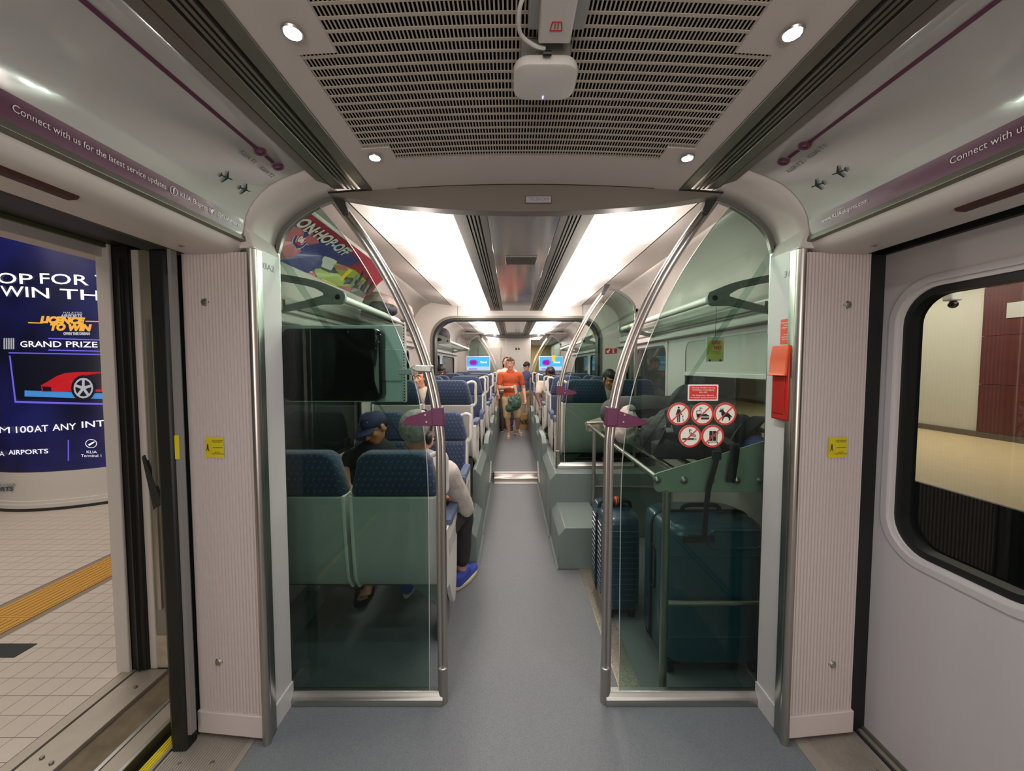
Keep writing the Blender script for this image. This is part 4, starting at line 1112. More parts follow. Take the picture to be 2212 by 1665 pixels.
lp = atx(2200, 668, 9.78)
tag(MB().box(9.78, 9.80, lp.y - 0.35, lp.y + 0.18, lp.z - 0.15, lp.z + 0.15).build('notice_board', cream, None), 'pale notice board fixed on the maroon station wall', 'board')
cp = at(2057, 645, 7.0)
cc_ = thing('station_camera', 'small camera hanging over the far platform', 'camera', cp)
MB().tube([Vector((cp.x, cp.y, 4.42)), cp + Vector((0, 0, 0.12))], 0.03, 8).build('rod', alu_d, cc_)
MB().box(cp.x - 0.10, cp.x + 0.10, cp.y - 0.08, cp.y + 0.08, cp.z - 0.04, cp.z + 0.14).build('housing', plastic_w, cc_, bevel=0.02)
MB().ell(cp + Vector((0.02, 0, -0.10)), 0.07).build('dome', black_gloss, cc_, smooth=True)
struct(MB().box(1.6, 5.25, -3, 20, -1.3, -1.2), 'floor', mat('track_bed', (38, 36, 34), 0.9, noise=0.4, nscale=3), label='dark track bed')
for x in (2.9, 4.33): tag(MB().prism([(x - 0.07, -1.2), (x - 0.01, -1.17), (x - 0.03, -1.07), (x + 0.03, -1.07), (x + 0.01, -1.17), (x + 0.07, -1.2)], 'y', -3, 20).build('rail', dark_gr, None), ('nearer' if x < 3 else 'farther') + ' steel running rail on the dark track bed', 'rail', 'running rails')
struct(MB().box(5.2, 9.9, -2, 20, 4.42, 4.5), 'ceiling', mat('far_ceiling', (120, 116, 110), 0.8), label='station ceiling over the far platform')
# tunnel wall seen through the left windows
struct(MB().box(-9.6, -9.5, -2, 20, -0.1, 4.5), 'wall_left', mat('far_left_wall', (90, 88, 84), 0.8, noise=0.1), label='dim station wall beyond the near platform')
struct(MB().box(-9.6, -1.5, -2, 20, 4.4, 4.5), 'ceiling', mat('station_ceiling', (120, 116, 110), 0.8), label='station ceiling over the near platform')

# ---- end of the car
ew = struct(MB().box(-1.33, 0.46, EY, EY + 0.08, 0.08, 2.4), 'wall_back', cream, label='cream end wall with a tall cabinet')
MB().box(-0.98, -0.36, EY - 0.03, EY + 0.02, 0.1, 2.02).build('door_panel', cream, ew, bevel=0.01)
MB().box(-0.22, 0.44, EY - 0.35, EY + 0.02, 0.1, 2.35).build('cabinet', cream, ew, bevel=0.01)
for x in (0.055, 0.125): MB().box(x - 0.022, x + 0.022, EY - 0.36, EY - 0.34, 1.93, 1.98).build('cabinet_window', dark_gr, ew)
struct(MB().box(-1.4, 1.4, P2, EY + 4, 2.24, 2.26), 'ceiling', ceil_w, label='ceiling of the far vestibule')
for s in (-1, 1):
    struct(MB().box(*sorted((s * 1.33, s * 1.38)), P2, 14.5, 0.08, 2.3), 'wall_left' if s < 0 else 'wall_right', cream, label='side wall of the far vestibule')
    MB_ = MB().box(*sorted((s * 0.42, s * 0.70)), P2 + 0.1, EY, 2.225, 2.235)
    struct(MB_, 'trim_5', emit('far_lamp', (1, 0.92, 0.84), 4.0), label='lit strip in the far vestibule ceiling')
struct(MB().box(0.5, 1.4, 14.4, 14.5, 0.0, 2.3), 'wall_back', mat('far_yellow_wall', (206, 190, 120), 0.6), label='yellowish wall at the far end of the corridor')
area('far_corridor_lamp', (0.9, 12.5, 2.2), 0.6, 2.5, 18)
# ================================================================== seats
def pillow(outline, y0, y1, shr=0.93, cx=0.0, cz=0.0, yf=None):
    """cushion: outline in (x, z), rounded towards both faces; yf(z) adds lean"""
    yf = yf or (lambda z: 0.0); rings = []
    for t, k in ((0.0, shr - 0.05), (0.06, shr), (0.25, 0.99), (0.5, 1.0), (0.75, 0.99), (0.94, shr), (1.0, shr - 0.05)):
        y = y0 + (y1 - y0) * t
        rings.append([(cx + (x - cx) * k, y + yf(cz + (z - cz) * k), cz + (z - cz) * k) for x, z in outline])
    return MB().loft(rings)
def trap(wb, wt, zb, zt, r, n=5):
    pts = []
    for sx, z, w, a0 in ((1, zt, wt, 0), (-1, zt, wt, 90), (-1, zb, wb, 180), (1, zb, wb, 270)):
        rr = r if z == zt else 0.02
        for k in range(n + 1):
            a = radians(a0 + 90 * k / n)
            pts.append((sx * (w / 2 - rr) + rr * cos(a), (z - rr if z == zt else z + rr) + rr * sin(a)))
    return pts
lean = lambda z: 0.12 * (0.86 - z)
def make_seat(side):
    """faces +Y; side = +1 / -1: the aisle side with arm shield and grab handle; 0: window seat"""
    r = thing('passenger_seat', None, None)
    pillow(trap(0.435, 0.37, 0.865, 1.085, 0.07), -0.045, 0.065, 0.95, 0, 0.97, lean).build('head_pad', moq, r, smooth=True, local=True, ang=60)
    pillow(trap(0.415, 0.415, 0.44, 0.86, 0.03), 0.005, 0.085, 0.95, 0, 0.65, lean).build('back_pad', moq, r, smooth=True, local=True, ang=60)
    pr = [(-0.045, 0.862), (-0.048, 0.70), (-0.052, 0.55), (-0.045, 0.44), (-0.02, 0.385), (0.04, 0.365), (0.09, 0.37), (0.09, 0.42), (0.03, 0.45), (0.02, 0.862)]
    MB().prism([(y + lean(z) if z > 0.5 else y + lean(0.5), z) for y, z in pr], 'x', -0.208, 0.208).build('shell', shell_m, r, local=True, bevel=0.008)
    for s in (-1, 1):
        MB().loft([[(s * (0.212 - 0.006 * k), y + lean(max(z, 0.5)), z) for y, z in ((-0.052, 0.868), (-0.058, 0.70), (-0.062, 0.55), (-0.052, 0.43), (0.0, 0.36), (0.10, 0.36), (0.075, 0.45), (0.045, 0.60), (0.035, 0.868))] for k in (-1.4, 1.4)]).build('side_frame', frame_m, r, local=True, bevel=0.004)
    out = rrect(0.42, 0.44, 0.05, 5, 0, 0.30)
    MB().loft([[(x * k, 0.30 + (y - 0.30) * k, z) for x, y in out] for z, k in ((0.40, 0.94), (0.405, 0.99), (0.45, 1.0), (0.475, 0.98), (0.485, 0.90))]).build('seat_cushion', moq, r, smooth=True, local=True, ang=60)
    MB().loft([[(x * k, 0.29 + (y - 0.30) * k, z) for x, y in out] for z, k in ((0.365, 0.85), (0.375, 0.95), (0.40, 0.97))]).build('seat_pan', shell_m, r, local=True, smooth=True)
    MB().box(-0.235, 0.235, 0.16, 0.28, 0.30, 0.37).build('cross_member', dark_gr, r, local=True, bevel=0.008)
    if side: MB().prism([(side * a, z) for a, z in ((0.0, 0.34), (0.205, 0.34), (0.205, 0.0), (0.165, 0.0), (0.165, 0.20))], 'y', 0.14, 0.34).build('leg', skirt_m, r, local=True, bevel=0.006)
    if side:
        x = side * 0.228
        sh = [(0.02, 0.66), (0.36, 0.655), (0.405, 0.63), (0.42, 0.56), (0.40, 0.42), (0.385, 0.28), (0.34, 0.16), (0.29, 0.13), (0.22, 0.20), (0.12, 0.33), (0.03, 0.37)]
        hole = [(0.10, 0.60), (0.33, 0.60), (0.355, 0.56), (0.345, 0.50), (0.10, 0.50)]
        o = path2(sh + [sh[0]], 3)[:-1]
        MB().loft([[(x + d, y, z) for y, z in o] for d in (-0.013, 0.013)]).build('arm_shield', frame_m, r, local=True, bevel=0.004)
        MB().loft([[(x + d, y, z) for y, z in ((0.10, 0.585), (0.30, 0.58), (0.34, 0.55), (0.33, 0.49), (0.12, 0.49))] for d in (side * 0.012, side * 0.015)]).build('shield_recess', lip_grey, r, local=True)
        ap_ = rrect(0.052, 0.30, 0.02, 4, x, 0.26)
        MB().loft([[(x + (a - x) * k, 0.26 + (b - 0.26) * k, z) for a, b in ap_] for z, k in ((0.655, 0.96), (0.66, 1), (0.685, 1), (0.695, 0.9))]).build('arm_pad', arm_m, r, smooth=True, local=True)
        MB().loft([[(x + (a - x) * k, 0.395 + dy, 0.645 + (z_ - 0.645) * k) for a, z_ in rrect(0.05, 0.075, 0.018, 4, x, 0.645)] for dy, k in ((0.0, 1), (0.02, 1), (0.03, 0.85))]).build('arm_pad', arm_m, r, smooth=True, local=True)
        xs = side * 0.20; xo = side * 0.243
        MB().tube(sm_path([(xs - side * 0.03, 0.0, 1.055), (xs + side * 0.01, 0.005, 1.068), (xo, 0.01, 1.05), (xo, 0.02, 0.97), (xo, 0.03, 0.88), (xs + side * 0.02, 0.03, 0.845)], 5), 0.0125, 10).build('grab_handle', frame_m, r, smooth=True, local=True)
    return r
arm_m = mat('blue_arm_pad', (84, 98, 126), 0.7, bump=0.3, bscale=300)
protos = {}
def seat(side_of_car, col_, away, D, z0, label, group):
    """col_: 'aisle' or 'window'"""
    if col_ == 'window': key = 0
    else: key = (1 if side_of_car < 0 else -1) * (1 if away else -1)
    X = side_of_car * (0.63 if col_ == 'aisle' else 1.09)
    if key not in protos: protos[key] = make_seat(key); o = protos[key]
    else: o = copy_tree(protos[key])
    o.location = (X, D + 0.05 if away else D - 0.05, z0); o.rotation_euler = (0, 0, 0 if away else pi)
    tag(o, label, 'seat', group)
    return o
rows = [(-1, True, 1.86, 0.0, 'left of the aisle, back turned, right behind the near glass screen', 'near glass row'),
        (-1, False, 3.15, 0.05, 'left of the aisle, facing the grey haired passenger', 'facing row'),
        (-1, True, 3.46, 0.29, 'left of the aisle, back turned, behind the dozing man in the cap', 'second row'),
        (-1, False, 4.84, 0.29, 'left of the aisle, facing the lens before the bulkhead', 'third row'),
        (1, True, 3.62, 0.29, 'right of the aisle, back turned, behind the second glass screen', 'row beyond the stand'),
        (1, False, 4.84, 0.29, 'right of the aisle, facing the lens before the bulkhead', 'bulkhead row')]
for s in (-1, 1):
    sd = 'left' if s < 0 else 'right'
    rows += [(s, True, 5.25, 0.29, sd + ' of the aisle, back turned, first beyond the bulkhead', 'far row one ' + sd),
             (s, False, 6.60, 0.29, sd + ' of the aisle, facing the lens, middle of the second saloon', 'far row two ' + sd),
             (s, True, 6.88, 0.29, sd + ' of the aisle, back turned, middle of the second saloon', 'far row three ' + sd),
             (s, False, 8.35, 0.29, sd + ' of the aisle, facing the lens, last before the television', 'far row four ' + sd)]
for (s, aw, D, z0, lb, g) in rows:
    for c in ('aisle', 'window'):
        seat(s, c, aw, D, z0, 'navy %s seat %s' % (c, lb), 'navy patterned passenger seats')

# raised podiums and sage mouldings along the aisle
def podium(s, y0, y1, xin, h, label, x_out=1.33, ch=0.05, front=True):
    r = thing('aisle_moulding' if x_out < 0.5 else 'seat_podium', label, 'podium', (s * (xin + 0.1), (y0 + y1) / 2, 0))
    pr = [(xin, 0), (xin, h - ch * 1.2), (xin + ch, h), (x_out, h), (x_out, 0)]
    MB().loft([[(s * (x + (0.0 if z < h else 0.0)), y, z) for x, z in pr] for y in (y0, y1)]).build('body', skirt_m, r, bevel=0.006)
    MB().prism([(s * (xin - 0.012), 0), (s * (xin - 0.012), 0.008), (s * (xin + 0.002), 0.03), (s * (xin + 0.002), 0)], 'y', y0 - 0.01, y1).build('edge_strip', mat_edge, r)
    return r
mat_edge = mat('pale_edge_trim', (150, 162, 156), 0.4, 0.3)
podium(1, 2.80, 3.34, 0.285, 0.315, 'sage grey step box on the floor right of the aisle', x_out=0.62)
r = podium(1, 3.34, 3.58, 0.275, 0.57, 'taller sage grey podium carrying the second glass screen right of the aisle', x_out=1.325)
podium(1, 3.585, 4.94, 0.275, 0.57, 'sage grey aisle moulding between the second glass screen and the bulkhead', x_out=0.40)
podium(-1, 2.80, 3.36, 0.315, 0.30, 'narrow sage grey step moulding left of the aisle', x_out=0.41)
podium(-1, 3.36, 4.94, 0.325, 0.60, 'taller sage grey podium moulding left of the aisle', x_out=0.40)
for s in (-1, 1):
    podium(s, 5.10, 8.7, 0.30 if s > 0 else 0.33, 0.60, 'long sage grey moulding beside the aisle in the second saloon, %s side' % ('left' if s < 0 else 'right'), x_out=0.40)
    struct(MB().box(*sorted((s * 0.40, s * 1.33)), 3.40, 4.94, 0.0, 0.29), 'floor', floor_m, label='raised seat floor of the near saloon')
    struct(MB().box(*sorted((s * 0.40, s * 1.33)), 5.08, 8.75, 0.0, 0.29), 'floor', floor_m, label='raised seat floor of the second saloon')
    # stepped tops along the aisle
    for k, y in enumerate((4.2, 5.7, 7.2)):
        xin = 0.315 if s < 0 else 0.275
        if y > 5: xin = 0.335 if s < 0 else 0.305
        t = MB().loft([[(s * (xin - 0.004), yy, 0.0 + za), (s * (xin + 0.05), yy, 0.0 + za), (s * (xin + 0.05), yy, zb), (s * (xin - 0.004), yy, zb)] for yy, za, zb in ((y, 0.45, 0.66), (y + 0.10, 0.45, 0.72), (y + 0.5, 0.45, 0.72), (y + 0.62, 0.45, 0.62))])
        t = t.build('podium_cap', skirt_m, None, bevel=0.006); tag(t, 'raised sage grey cap on the aisle moulding, %s side, %s' % ('left' if s < 0 else 'right', ('before the bulkhead', 'beyond the bulkhead', 'far down the second saloon')[k]), 'moulding', 'aisle moulding caps')
    # little cream gusset beside the metal step
    xa = -0.335 if s < 0 else 0.285
    g = MB().loft([[(xa, y, z) for y, z in ((4.55, 0.12), (4.86, 0.30), (4.86, 0.12))], [(xa + s * -0.02 if s < 0 else xa - 0.02, y, z) for y, z in ((4.55, 0.12), (4.86, 0.30), (4.86, 0.12))]]).build('gusset', frame_m, None)
    tag(g, 'small cream triangular gusset at the metal step, %s side' % ('left' if s < 0 else 'right'), 'gusset')
# checker plate strip at the foot of the luggage stand
cs = thing('checker_strip', 'aluminium checker plate strip on the floor before the luggage stand', 'floor strip', (0.49, 2.2, 0))
chk = mat('checker_aluminium', (190, 182, 168), 0.35, 0.8, noise=0.1, nscale=30)
MB().box(0.44, 0.545, 1.70, 2.80, 0.0, 0.006).build('plate', chk, cs, bevel=0.002)
mb = MB()
k = 0
y = 1.71
while y < 2.79:
    for j in range(4):
        x = 0.453 + j * 0.026; a = (1 if (k + j) % 2 else -1) * 0.8
        mb.obox((x, y, 0.0065), (cos(a), sin(a), 0), (-sin(a), cos(a), 0), (0, 0, 1), 0.010, 0.0022, 0.0013)
    y += 0.021; k += 1
tag(mb.build('checker_lugs', chk, cs), kind='stuff')
# ================================================================== racks, monitor, stickers, televisions
rack_g = mat('rack_bracket_grey', (124, 132, 126), 0.5)
def rack(s, y0, y1, label, xt=1.0, zt=1.875):
    r = thing('luggage_rack', label, 'luggage rack', (s * 1.15, (y0 + y1) / 2, 1.86))
    MB().tube([(s * xt, y0, zt), (s * xt, y1 - 0.02, zt)], 0.021, 16).build('rail_tube', plastic_w, r, smooth=True)
    MB().ell((s * xt, y1 - 0.02, zt), 0.023).build('end_cap', plastic_w, r, smooth=True)
    for i, y in enumerate((y0, y1 - 0.05)):
        # two armed bracket with an eye shaped opening
        up = [(xt - 0.03, zt + 0.03), (xt + 0.08, zt + 0.075), (xt + 0.20, zt + 0.105), (1.325, zt + 0.125)]
        lo = [(xt - 0.035, zt - 0.02), (xt + 0.10, zt - 0.042), (xt + 0.20, zt - 0.062), (1.325, zt - 0.085)]
        iu = [(xt + 0.075, zt + 0.018), (xt + 0.13, zt + 0.048), (xt + 0.22, zt + 0.070), (1.325, zt + 0.088)]
        il = [(xt + 0.075, zt + 0.010), (xt + 0.13, zt - 0.006), (xt + 0.22, zt - 0.030), (1.325, zt - 0.052)]
        U = path2(up, 4); IU = path2(iu, 4); L = path2(lo, 4); IL = path2(il, 4)
        b = MB()
        b.loft([[(s * p[0], y, p[1]), (s * q[0], y, q[1]), (s * q[0], y + 0.02, q[1]), (s * p[0], y + 0.02, p[1])] for p, q in zip(U, IU)])
        b.loft([[(s * p[0], y, p[1]), (s * q[0], y, q[1]), (s * q[0], y + 0.02, q[1]), (s * p[0], y + 0.02, p[1])] for p, q in zip(IL, L)])
        b.prism([(s * a, z) for a, z in circle(0.040, 20, xt, zt)], 'y', y - 0.001, y + 0.021)
        b.prism([(s * a, z) for a, z in ((xt, zt + 0.039), (xt + 0.08, zt + 0.072), (xt + 0.078, zt + 0.0), (xt + 0.09, zt - 0.04), (xt, zt - 0.039))], 'y', y + 0.0005, y + 0.0195)
        b.build('bracket', rack_g, r)
        if i == 0: MB().lathe([(0.001, -0.004), (0.013, -0.004), (0.016, 0.001)], (s * xt, y, zt), 'y', 16).build('bolt', black, r)
    MB().box(*sorted((s * (xt + 0.03), s * 1.30)), y0 + 0.02, y1 - 0.05, zt - 0.028, zt - 0.020).build('shelf_glass', glass_s, r)
    MB().box(*sorted((s * 1.285, s * 1.31)), y0, y1, zt - 0.05, zt - 0.015).build('back_rail', alu_d, r)
    MB().tube([(s * xt, y1 - 0.33, zt), (s * xt, y1 - 0.29, zt)], 0.0225, 16).build('yellow_label', yellow_p, r, smooth=True)
    return r
rack(-1, 2.13, 3.85, 'white tube luggage rack with grey bracket on the left wall')
rack(1, 2.08, 3.85, 'white tube luggage rack with grey bracket on the right wall', xt=1.02, zt=1.86)
rack(-1, 5.6, 8.3, 'far luggage rack on the left wall of the second saloon', xt=0.98, zt=1.86)
rack(1, 5.6, 8.3, 'far luggage rack on the right wall of the second saloon', xt=0.98, zt=1.86)

# dark monitor on the left screen, seen from behind
mo = thing('monitor', 'black monitor seen from behind, hung against the left glass screen', 'monitor', (-0.8, 1.74, 1.35))
a, b = at(614, 866, 1.72), at(825, 709, 1.72)
cx_, cz_ = (a.x + b.x) / 2, (a.z + b.z) / 2; W, H = b.x - a.x, b.z - a.z
R_ = rrect(W, H, 0.035, 6, cx_, cz_)
MB().loft([[(cx_ + (x - cx_) * k, y, cz_ + (z - cz_) * k) for x, z in R_] for y, k in ((1.700, 0.95), (1.705, 0.985), (1.72, 1.0), (1.765, 1.0))]).build('housing', black_gloss, mo, smooth=True, ang=50)
a, b = at(606, 868, 1.77), at(876, 703, 1.77)
MB().box(a.x, b.x, 1.766, 1.785, a.z, b.z).build('front_plate', mat('pale_green_plate', (184, 196, 190), 0.45), mo, bevel=0.003)
MB().box(b.x - 0.012, b.x, 1.760, 1.766, a.z, b.z).build('hole_strip', plastic_w, mo)
mb = MB()
k = 0; z = a.z + 0.006
while z < b.z: mb.box(b.x - 0.009, b.x - 0.004, 1.7585, 1.7605, z, z + 0.005); z += 0.013
tag(mb.build('strip_holes', void, mo), kind='stuff')
MB().box(b.x - 0.105, b.x - 0.018, 1.760, 1.766, a.z + 0.095, a.z + 0.24).build('raised_plate', mat('pale_green_plate2', (176, 190, 184), 0.4), mo, bevel=0.003)
for (px, py) in ((752, 717), (818, 738), (812, 752)):
    p = at(px, py, 1.70); MB().lathe([(0.0005, -0.003), (0.003, -0.003), (0.004, 0.002)], (p.x, 1.702, p.z), 'y', 10).build('screw', alu, mo)

# prohibition stickers on the right screen
def disc_sticker(px, py, icon, label):
    p = at(px, py, PY - 0.007); R = 0.049
    r = thing('prohibition_sticker', label, 'sticker', p, group=None)
    F = lambda d: plane_fn((p.x, PY - 0.0045 - d, p.z), (1, 0, 0), (0, 0, 1))
    flat(circle(R, 36), F(0)).build('white_disc', white_st, r)
    MB().tube([F(0.0008)(0.0425 * cos(2 * pi * k / 36), 0.0425 * sin(2 * pi * k / 36)) for k in range(36)], 0.0001, 4, closed=True)
    mb = MB(); n = 36
    mb.v = [Vector(F(0.001)(R * 0.99 * cos(2 * pi * k / n), R * 0.99 * sin(2 * pi * k / n))) for k in range(n)] + [Vector(F(0.001)(R * 0.83 * cos(2 * pi * k / n), R * 0.83 * sin(2 * pi * k / n))) for k in range(n)]
    mb.f = [(k, (k + 1) % n, n + (k + 1) % n, n + k) for k in range(n)]; mb.build('red_ring', red_p2, r)
    mb = MB()
    def add(poly, d=0.0014):
        f = F(d); i = len(mb.v); mb.v += [Vector(f(a * R, b * R)) for a, b in poly]; mb.f.append(tuple(range(i, i + len(poly))))
    icon(add); mb.build('pictogram', black_st, r)
    c = 0.707; w_ = 0.05
    flat([(R * (-c * .83 - w_ * c), R * (-c * .83 + w_ * c)), (R * (-c * .83 + w_ * c), R * (-c * .83 - w_ * c)), (R * (c * .83 + w_ * c), R * (c * .83 - w_ * c)), (R * (c * .83 - w_ * c), R * (c * .83 + w_ * c))], F(0.002)).build('red_bar', red_p2, r)
white_st = mat('sticker_white', (232, 230, 214), 0.5); red_p2 = mat('sticker_red', (208, 52, 44), 0.5); black_st = mat('sticker_black', (22, 22, 22), 0.5)
def ic_litter(a):
    a(circle(.085, 12, -.03, .56)); a([(-.13, .42), (.10, .42), (.20, .05), (.28, -.05), (.22, -.10), (.12, .02), (.10, -.02), (.10, -.72), (.01, -.72), (.01, -.15), (-.04, -.15), (-.04, -.72), (-.14, -.72), (-.14, -.02), (-.16, .05), (-.22, -.12), (-.29, -.08)])
    a([(.28, -.16), (.40, -.16), (.40, -.24), (.28, -.24)]); a([(.30, -.34), (.36, -.34), (.36, -.40), (.30, -.40)]); a([(.34, -.5), (.44, -.5), (.44, -.57), (.34, -.57)])
def ic_food(a):
    a([(-.55, .30), (-.10, .30), (-.10, .26), (-.55, .26)]); a([(-.55, .02), (-.12, .02), (-.2, -.32), (-.48, -.32)]); a([(-.55, .28), (-.51, .28), (-.49, 0), (-.53, 0)]); a([(-.10, .28), (-.14, .28), (-.16, 0), (-.12, 0)])
    a([(-.30, .28), (-.25, .28), (-.18, .52), (-.02, .46), (-.02, .51), (-.22, .58)])
    a([(-.12, -.20), (.05, -.02), (.3, .0), (.52, -.10), (.6, -.20)]); a([(-.12, -.25), (.6, -.25), (.6, -.31), (-.12, -.31)]); a([(-.15, -.36), (.62, -.36), (.55, -.48), (-.1, -.48)])
def ic_dog(a):
    a([(-.42, .58), (-.36, .40), (-.28, .36), (-.20, .56), (-.16, .30), (-.02, .12), (.25, .10), (.45, -.08), (.58, -.22), (.62, -.34), (.50, -.26), (.46, -.28), (.48, -.42), (.40, -.58), (.30, -.58), (.36, -.44), (.22, -.26), (.02, -.24), (-.10, -.30), (-.22, -.58), (-.30, -.60), (-.20, -.30), (-.34, -.05), (-.34, .16), (-.54, .18), (-.52, .26), (-.42, .36)])
def ic_smoke(a):
    a([(-.68, -.18), (.35, -.18), (.35, -.32), (-.68, -.32)]); a([(.40, -.18), (.46, -.18), (.46, -.32), (.40, -.32)]); a([(.51, -.18), (.56, -.18), (.56, -.32), (.51, -.32)])
    pts = [(.50, -.08), (.48, .08), (.34, .14), (.16, .16), (.08, .26), (.14, .34)]
    def rib(pts, w=.03):
        for k in range(len(pts) - 1):
            (x0, y0), (x1, y1) = pts[k], pts[k + 1]; L = math.hypot(x1 - x0, y1 - y0); nx, ny = -(y1 - y0) / L * w, (x1 - x0) / L * w
            a([(x0 + nx, y0 + ny), (x1 + nx, y1 + ny), (x1 - nx, y1 - ny), (x0 - nx, y0 - ny)])
    rib(pts); rib([(.38, -.08), (.36, .02), (.10, .04), (-.02, .18), (0, .36), (-.10, .48), (-.06, .58), (.14, .52)])
def ic_cart(a):
    for (x, y) in ((-.30, .04), (.02, .04), (-.30, -.42), (.02, -.42)): a([(x, y), (x + .28, y), (x + .28, y + .42), (x, y + .42)])
    a([(.36, .30), (.55, .30), (.55, .25), (.41, .25), (.41, -.56), (.36, -.56)]); a([(-.32, -.50), (.40, -.50), (.40, -.55), (-.32, -.55)]); a(circle(.06, 8, -.34, -.60)); a(circle(.06, 8, .44, -.60))
disc_sticker(1467, 894, ic_litter, 'round no littering sticker, top left of the five')
disc_sticker(1518, 894, ic_food, 'round no food and drink sticker, top middle of the five')
disc_sticker(1567, 894, ic_dog, 'round no dogs sticker, top right of the five')
disc_sticker(1491, 942, ic_smoke, 'round no smoking sticker, lower left of the five')
disc_sticker(1540, 942, ic_cart, 'round no luggage trolley sticker, lower right of the five')
p = at(1519, 848, PY - 0.006)
r = thing('notice_sticker', 'red notice sticker with white border above the round stickers', 'sticker', p)
F = lambda d: plane_fn((p.x, PY - 0.0045 - d, p.z), (1, 0, 0), (0, 0, 1))
flat(rrect(0.131, 0.070, 0.003), F(0)).build('white_border', white_st, r); flat(rrect(0.119, 0.058, 0.004), F(0.001)).build('red_field', red_p2, r)
text('Dilarang membawa barang\nberbahaya, menyinggung\natau najis', 0.0095, lambda u, v: F(0.002)(u, v + 0.012), 'lettering', white_st, r)
text('No dangerous, offensive\nor unclean goods permitted', 0.0095, lambda u, v: F(0.002)(u, v - 0.016), 'lettering', white_st, r)

# yellow suitcase shaped tag hanging from the right rack bracket
hy = 2.06
p0 = at(1548, 662, hy); p1 = at(1545, 728, hy); p2 = at(1545, 781, hy)
ht = thing('hanging_tag', 'yellow suitcase shaped tag reading USE ME hanging from the right rack', 'tag', (p1.x, hy, p2.z))
MB().tube([p0, p1], 0.0012, 6).build('string', black, ht)
W, H = 0.092, p1.z - p2.z
cz_ = (p1.z + p2.z) / 2
T = lambda d: plane_fn((p1.x, hy - d, cz_), (1, 0, 0), (0, 0, 1))
MB().loft([[T(d)(x, y) for x, y in rrect(W, H, 0.004)] for d in (0.0, 0.002)]).build('card', mat('tag_pale', (216, 222, 200), 0.5), ht)
MB().loft([[T(d)(x * 0.86, y * 0.86 - 0.004) for x, y in rrect(W, H * 0.88, 0.012)] for d in (0.0022, 0.003)]).build('suitcase_picture', mat('tag_yellow', (206, 206, 70), 0.5), ht)
text('USE\n  ME!', 0.026, lambda u, v: T(0.004)(u + 0.004, v + 0.022), 'lettering', orange_p, ht, bold=0.0012, shear=0.1)
text('These are for\nyour luggage', 0.009, lambda u, v: T(0.004)(u, v - 0.014), 'lettering', dark_p, ht)
for x in (-0.028, 0.028): MB().lathe([(0.001, -0.002), (0.006, -0.002), (0.006, 0.0)], T(0.003)(x, -H * 0.45), 'y', 10).build('wheel_picture', black_st, ht)

# poster in the saloon on the left side cove
SP = sm_path([(x, 0, z) for x, z in [(-1.08, 2.30), (-1.20, 2.235), (-1.285, 2.12), (-1.31, 2.0), (-1.33, 1.86)]], 8)
SL = [0]
for i in range(1, len(SP)): SL.append(SL[-1] + (SP[i] - SP[i - 1]).length)
def scove(Y, L, off):
    L = max(0, min(SL[-1] - 1e-4, L)); i = 0
    while SL[i + 1] < L: i += 1
    t = (L - SL[i]) / (SL[i + 1] - SL[i]); q = SP[i].lerp(SP[i + 1], t); d = (SP[i + 1] - SP[i]).normalized()
    n_ = Vector((-d.z, 0, d.x)); n_ = -n_ if n_.x < 0 else n_
    q = q + n_ * off; return Vector((q.x, Y, q.z))
bt = thing('bus_tour_poster', 'red and blue bus tour poster curved under the left saloon ceiling', 'poster', (-1.25, 2.6, 2.0))
L0, L1, Y0, Y1 = 0.02, 0.34, 1.95, 3.42
def sp_patch(u0, u1, v0, v1, off, nm, m, par=None, nu=3):
    g = [[scove(Y0 + (Y1 - Y0) * (u0 + (u1 - u0) * a / nu), L0 + (L1 - L0) * (v0 + (v1 - v0) * b_ / 8), off) for b_ in range(9)] for a in range(nu + 1)]
    return MB().sheet(g).build(nm, m, par or bt, smooth=True)
def sp_poly(pts, off, nm, m, par=None):
    q = []
    for k in range(len(pts)):
        a, b_ = pts[k], pts[(k + 1) % len(pts)]
        for t in range(3): q.append((a[0] + (b_[0] - a[0]) * t / 3, a[1] + (b_[1] - a[1]) * t / 3))
    f = lambda c: scove(Y0 + (Y1 - Y0) * c[0], L0 + (L1 - L0) * c[1], off)
    c = (sum(x for x, y in q) / len(q), sum(y for x, y in q) / len(q))
    mb = MB(); mb.v = [f(x) for x in q] + [f(c)]; n = len(q); mb.f = [(k, (k + 1) % n, n) for k in range(n)]
    return mb.build(nm, m, par or bt)
sp_patch(0, 1, 0, 1, 0.004, 'poster_sheet', mat('poster_crimson', (150, 38, 58), 0.35, noise=0.12, nscale=6))
pink = mat('poster_pink', (176, 92, 102), 0.4, noise=0.2, nscale=10); pblue = mat('poster_blue', (52, 54, 116), 0.4, noise=0.15, nscale=14)
lime = mat('poster_lime', (142, 158, 52), 0.4, noise=0.2, nscale=18); pyel = mat('poster_yellow', (224, 196, 30), 0.4); pdark = mat('poster_dark', (58, 62, 60), 0.4, noise=0.4, nscale=25)
sp_poly([(0.0, .35), (.16, .28), (.30, .30), (.30, .62), (.18, .95), (0.0, 1)], 0.0055, 'pink_field', pink)
sp_poly([(.16, .40), (.36, .16), (.62, .20), (.60, .42), (.46, .60), (.30, 1), (.10, 1), (.16, .72)], 0.006, 'blue_field', pblue)
sp_poly([(.30, .76), (.42, .56), (.66, .46), (.86, .55), (.80, .78), (.56, 1.0), (.38, 1.0)], 0.0065, 'bus_body', lime)
sp_poly([(.36, .78), (.44, .62), (.56, .56), (.54, .70), (.46, .84)], 0.007, 'bus_window', pdark); sp_poly([(.58, .72), (.66, .56), (.80, .60), (.74, .76), (.62, .92)], 0.007, 'bus_window', pdark)
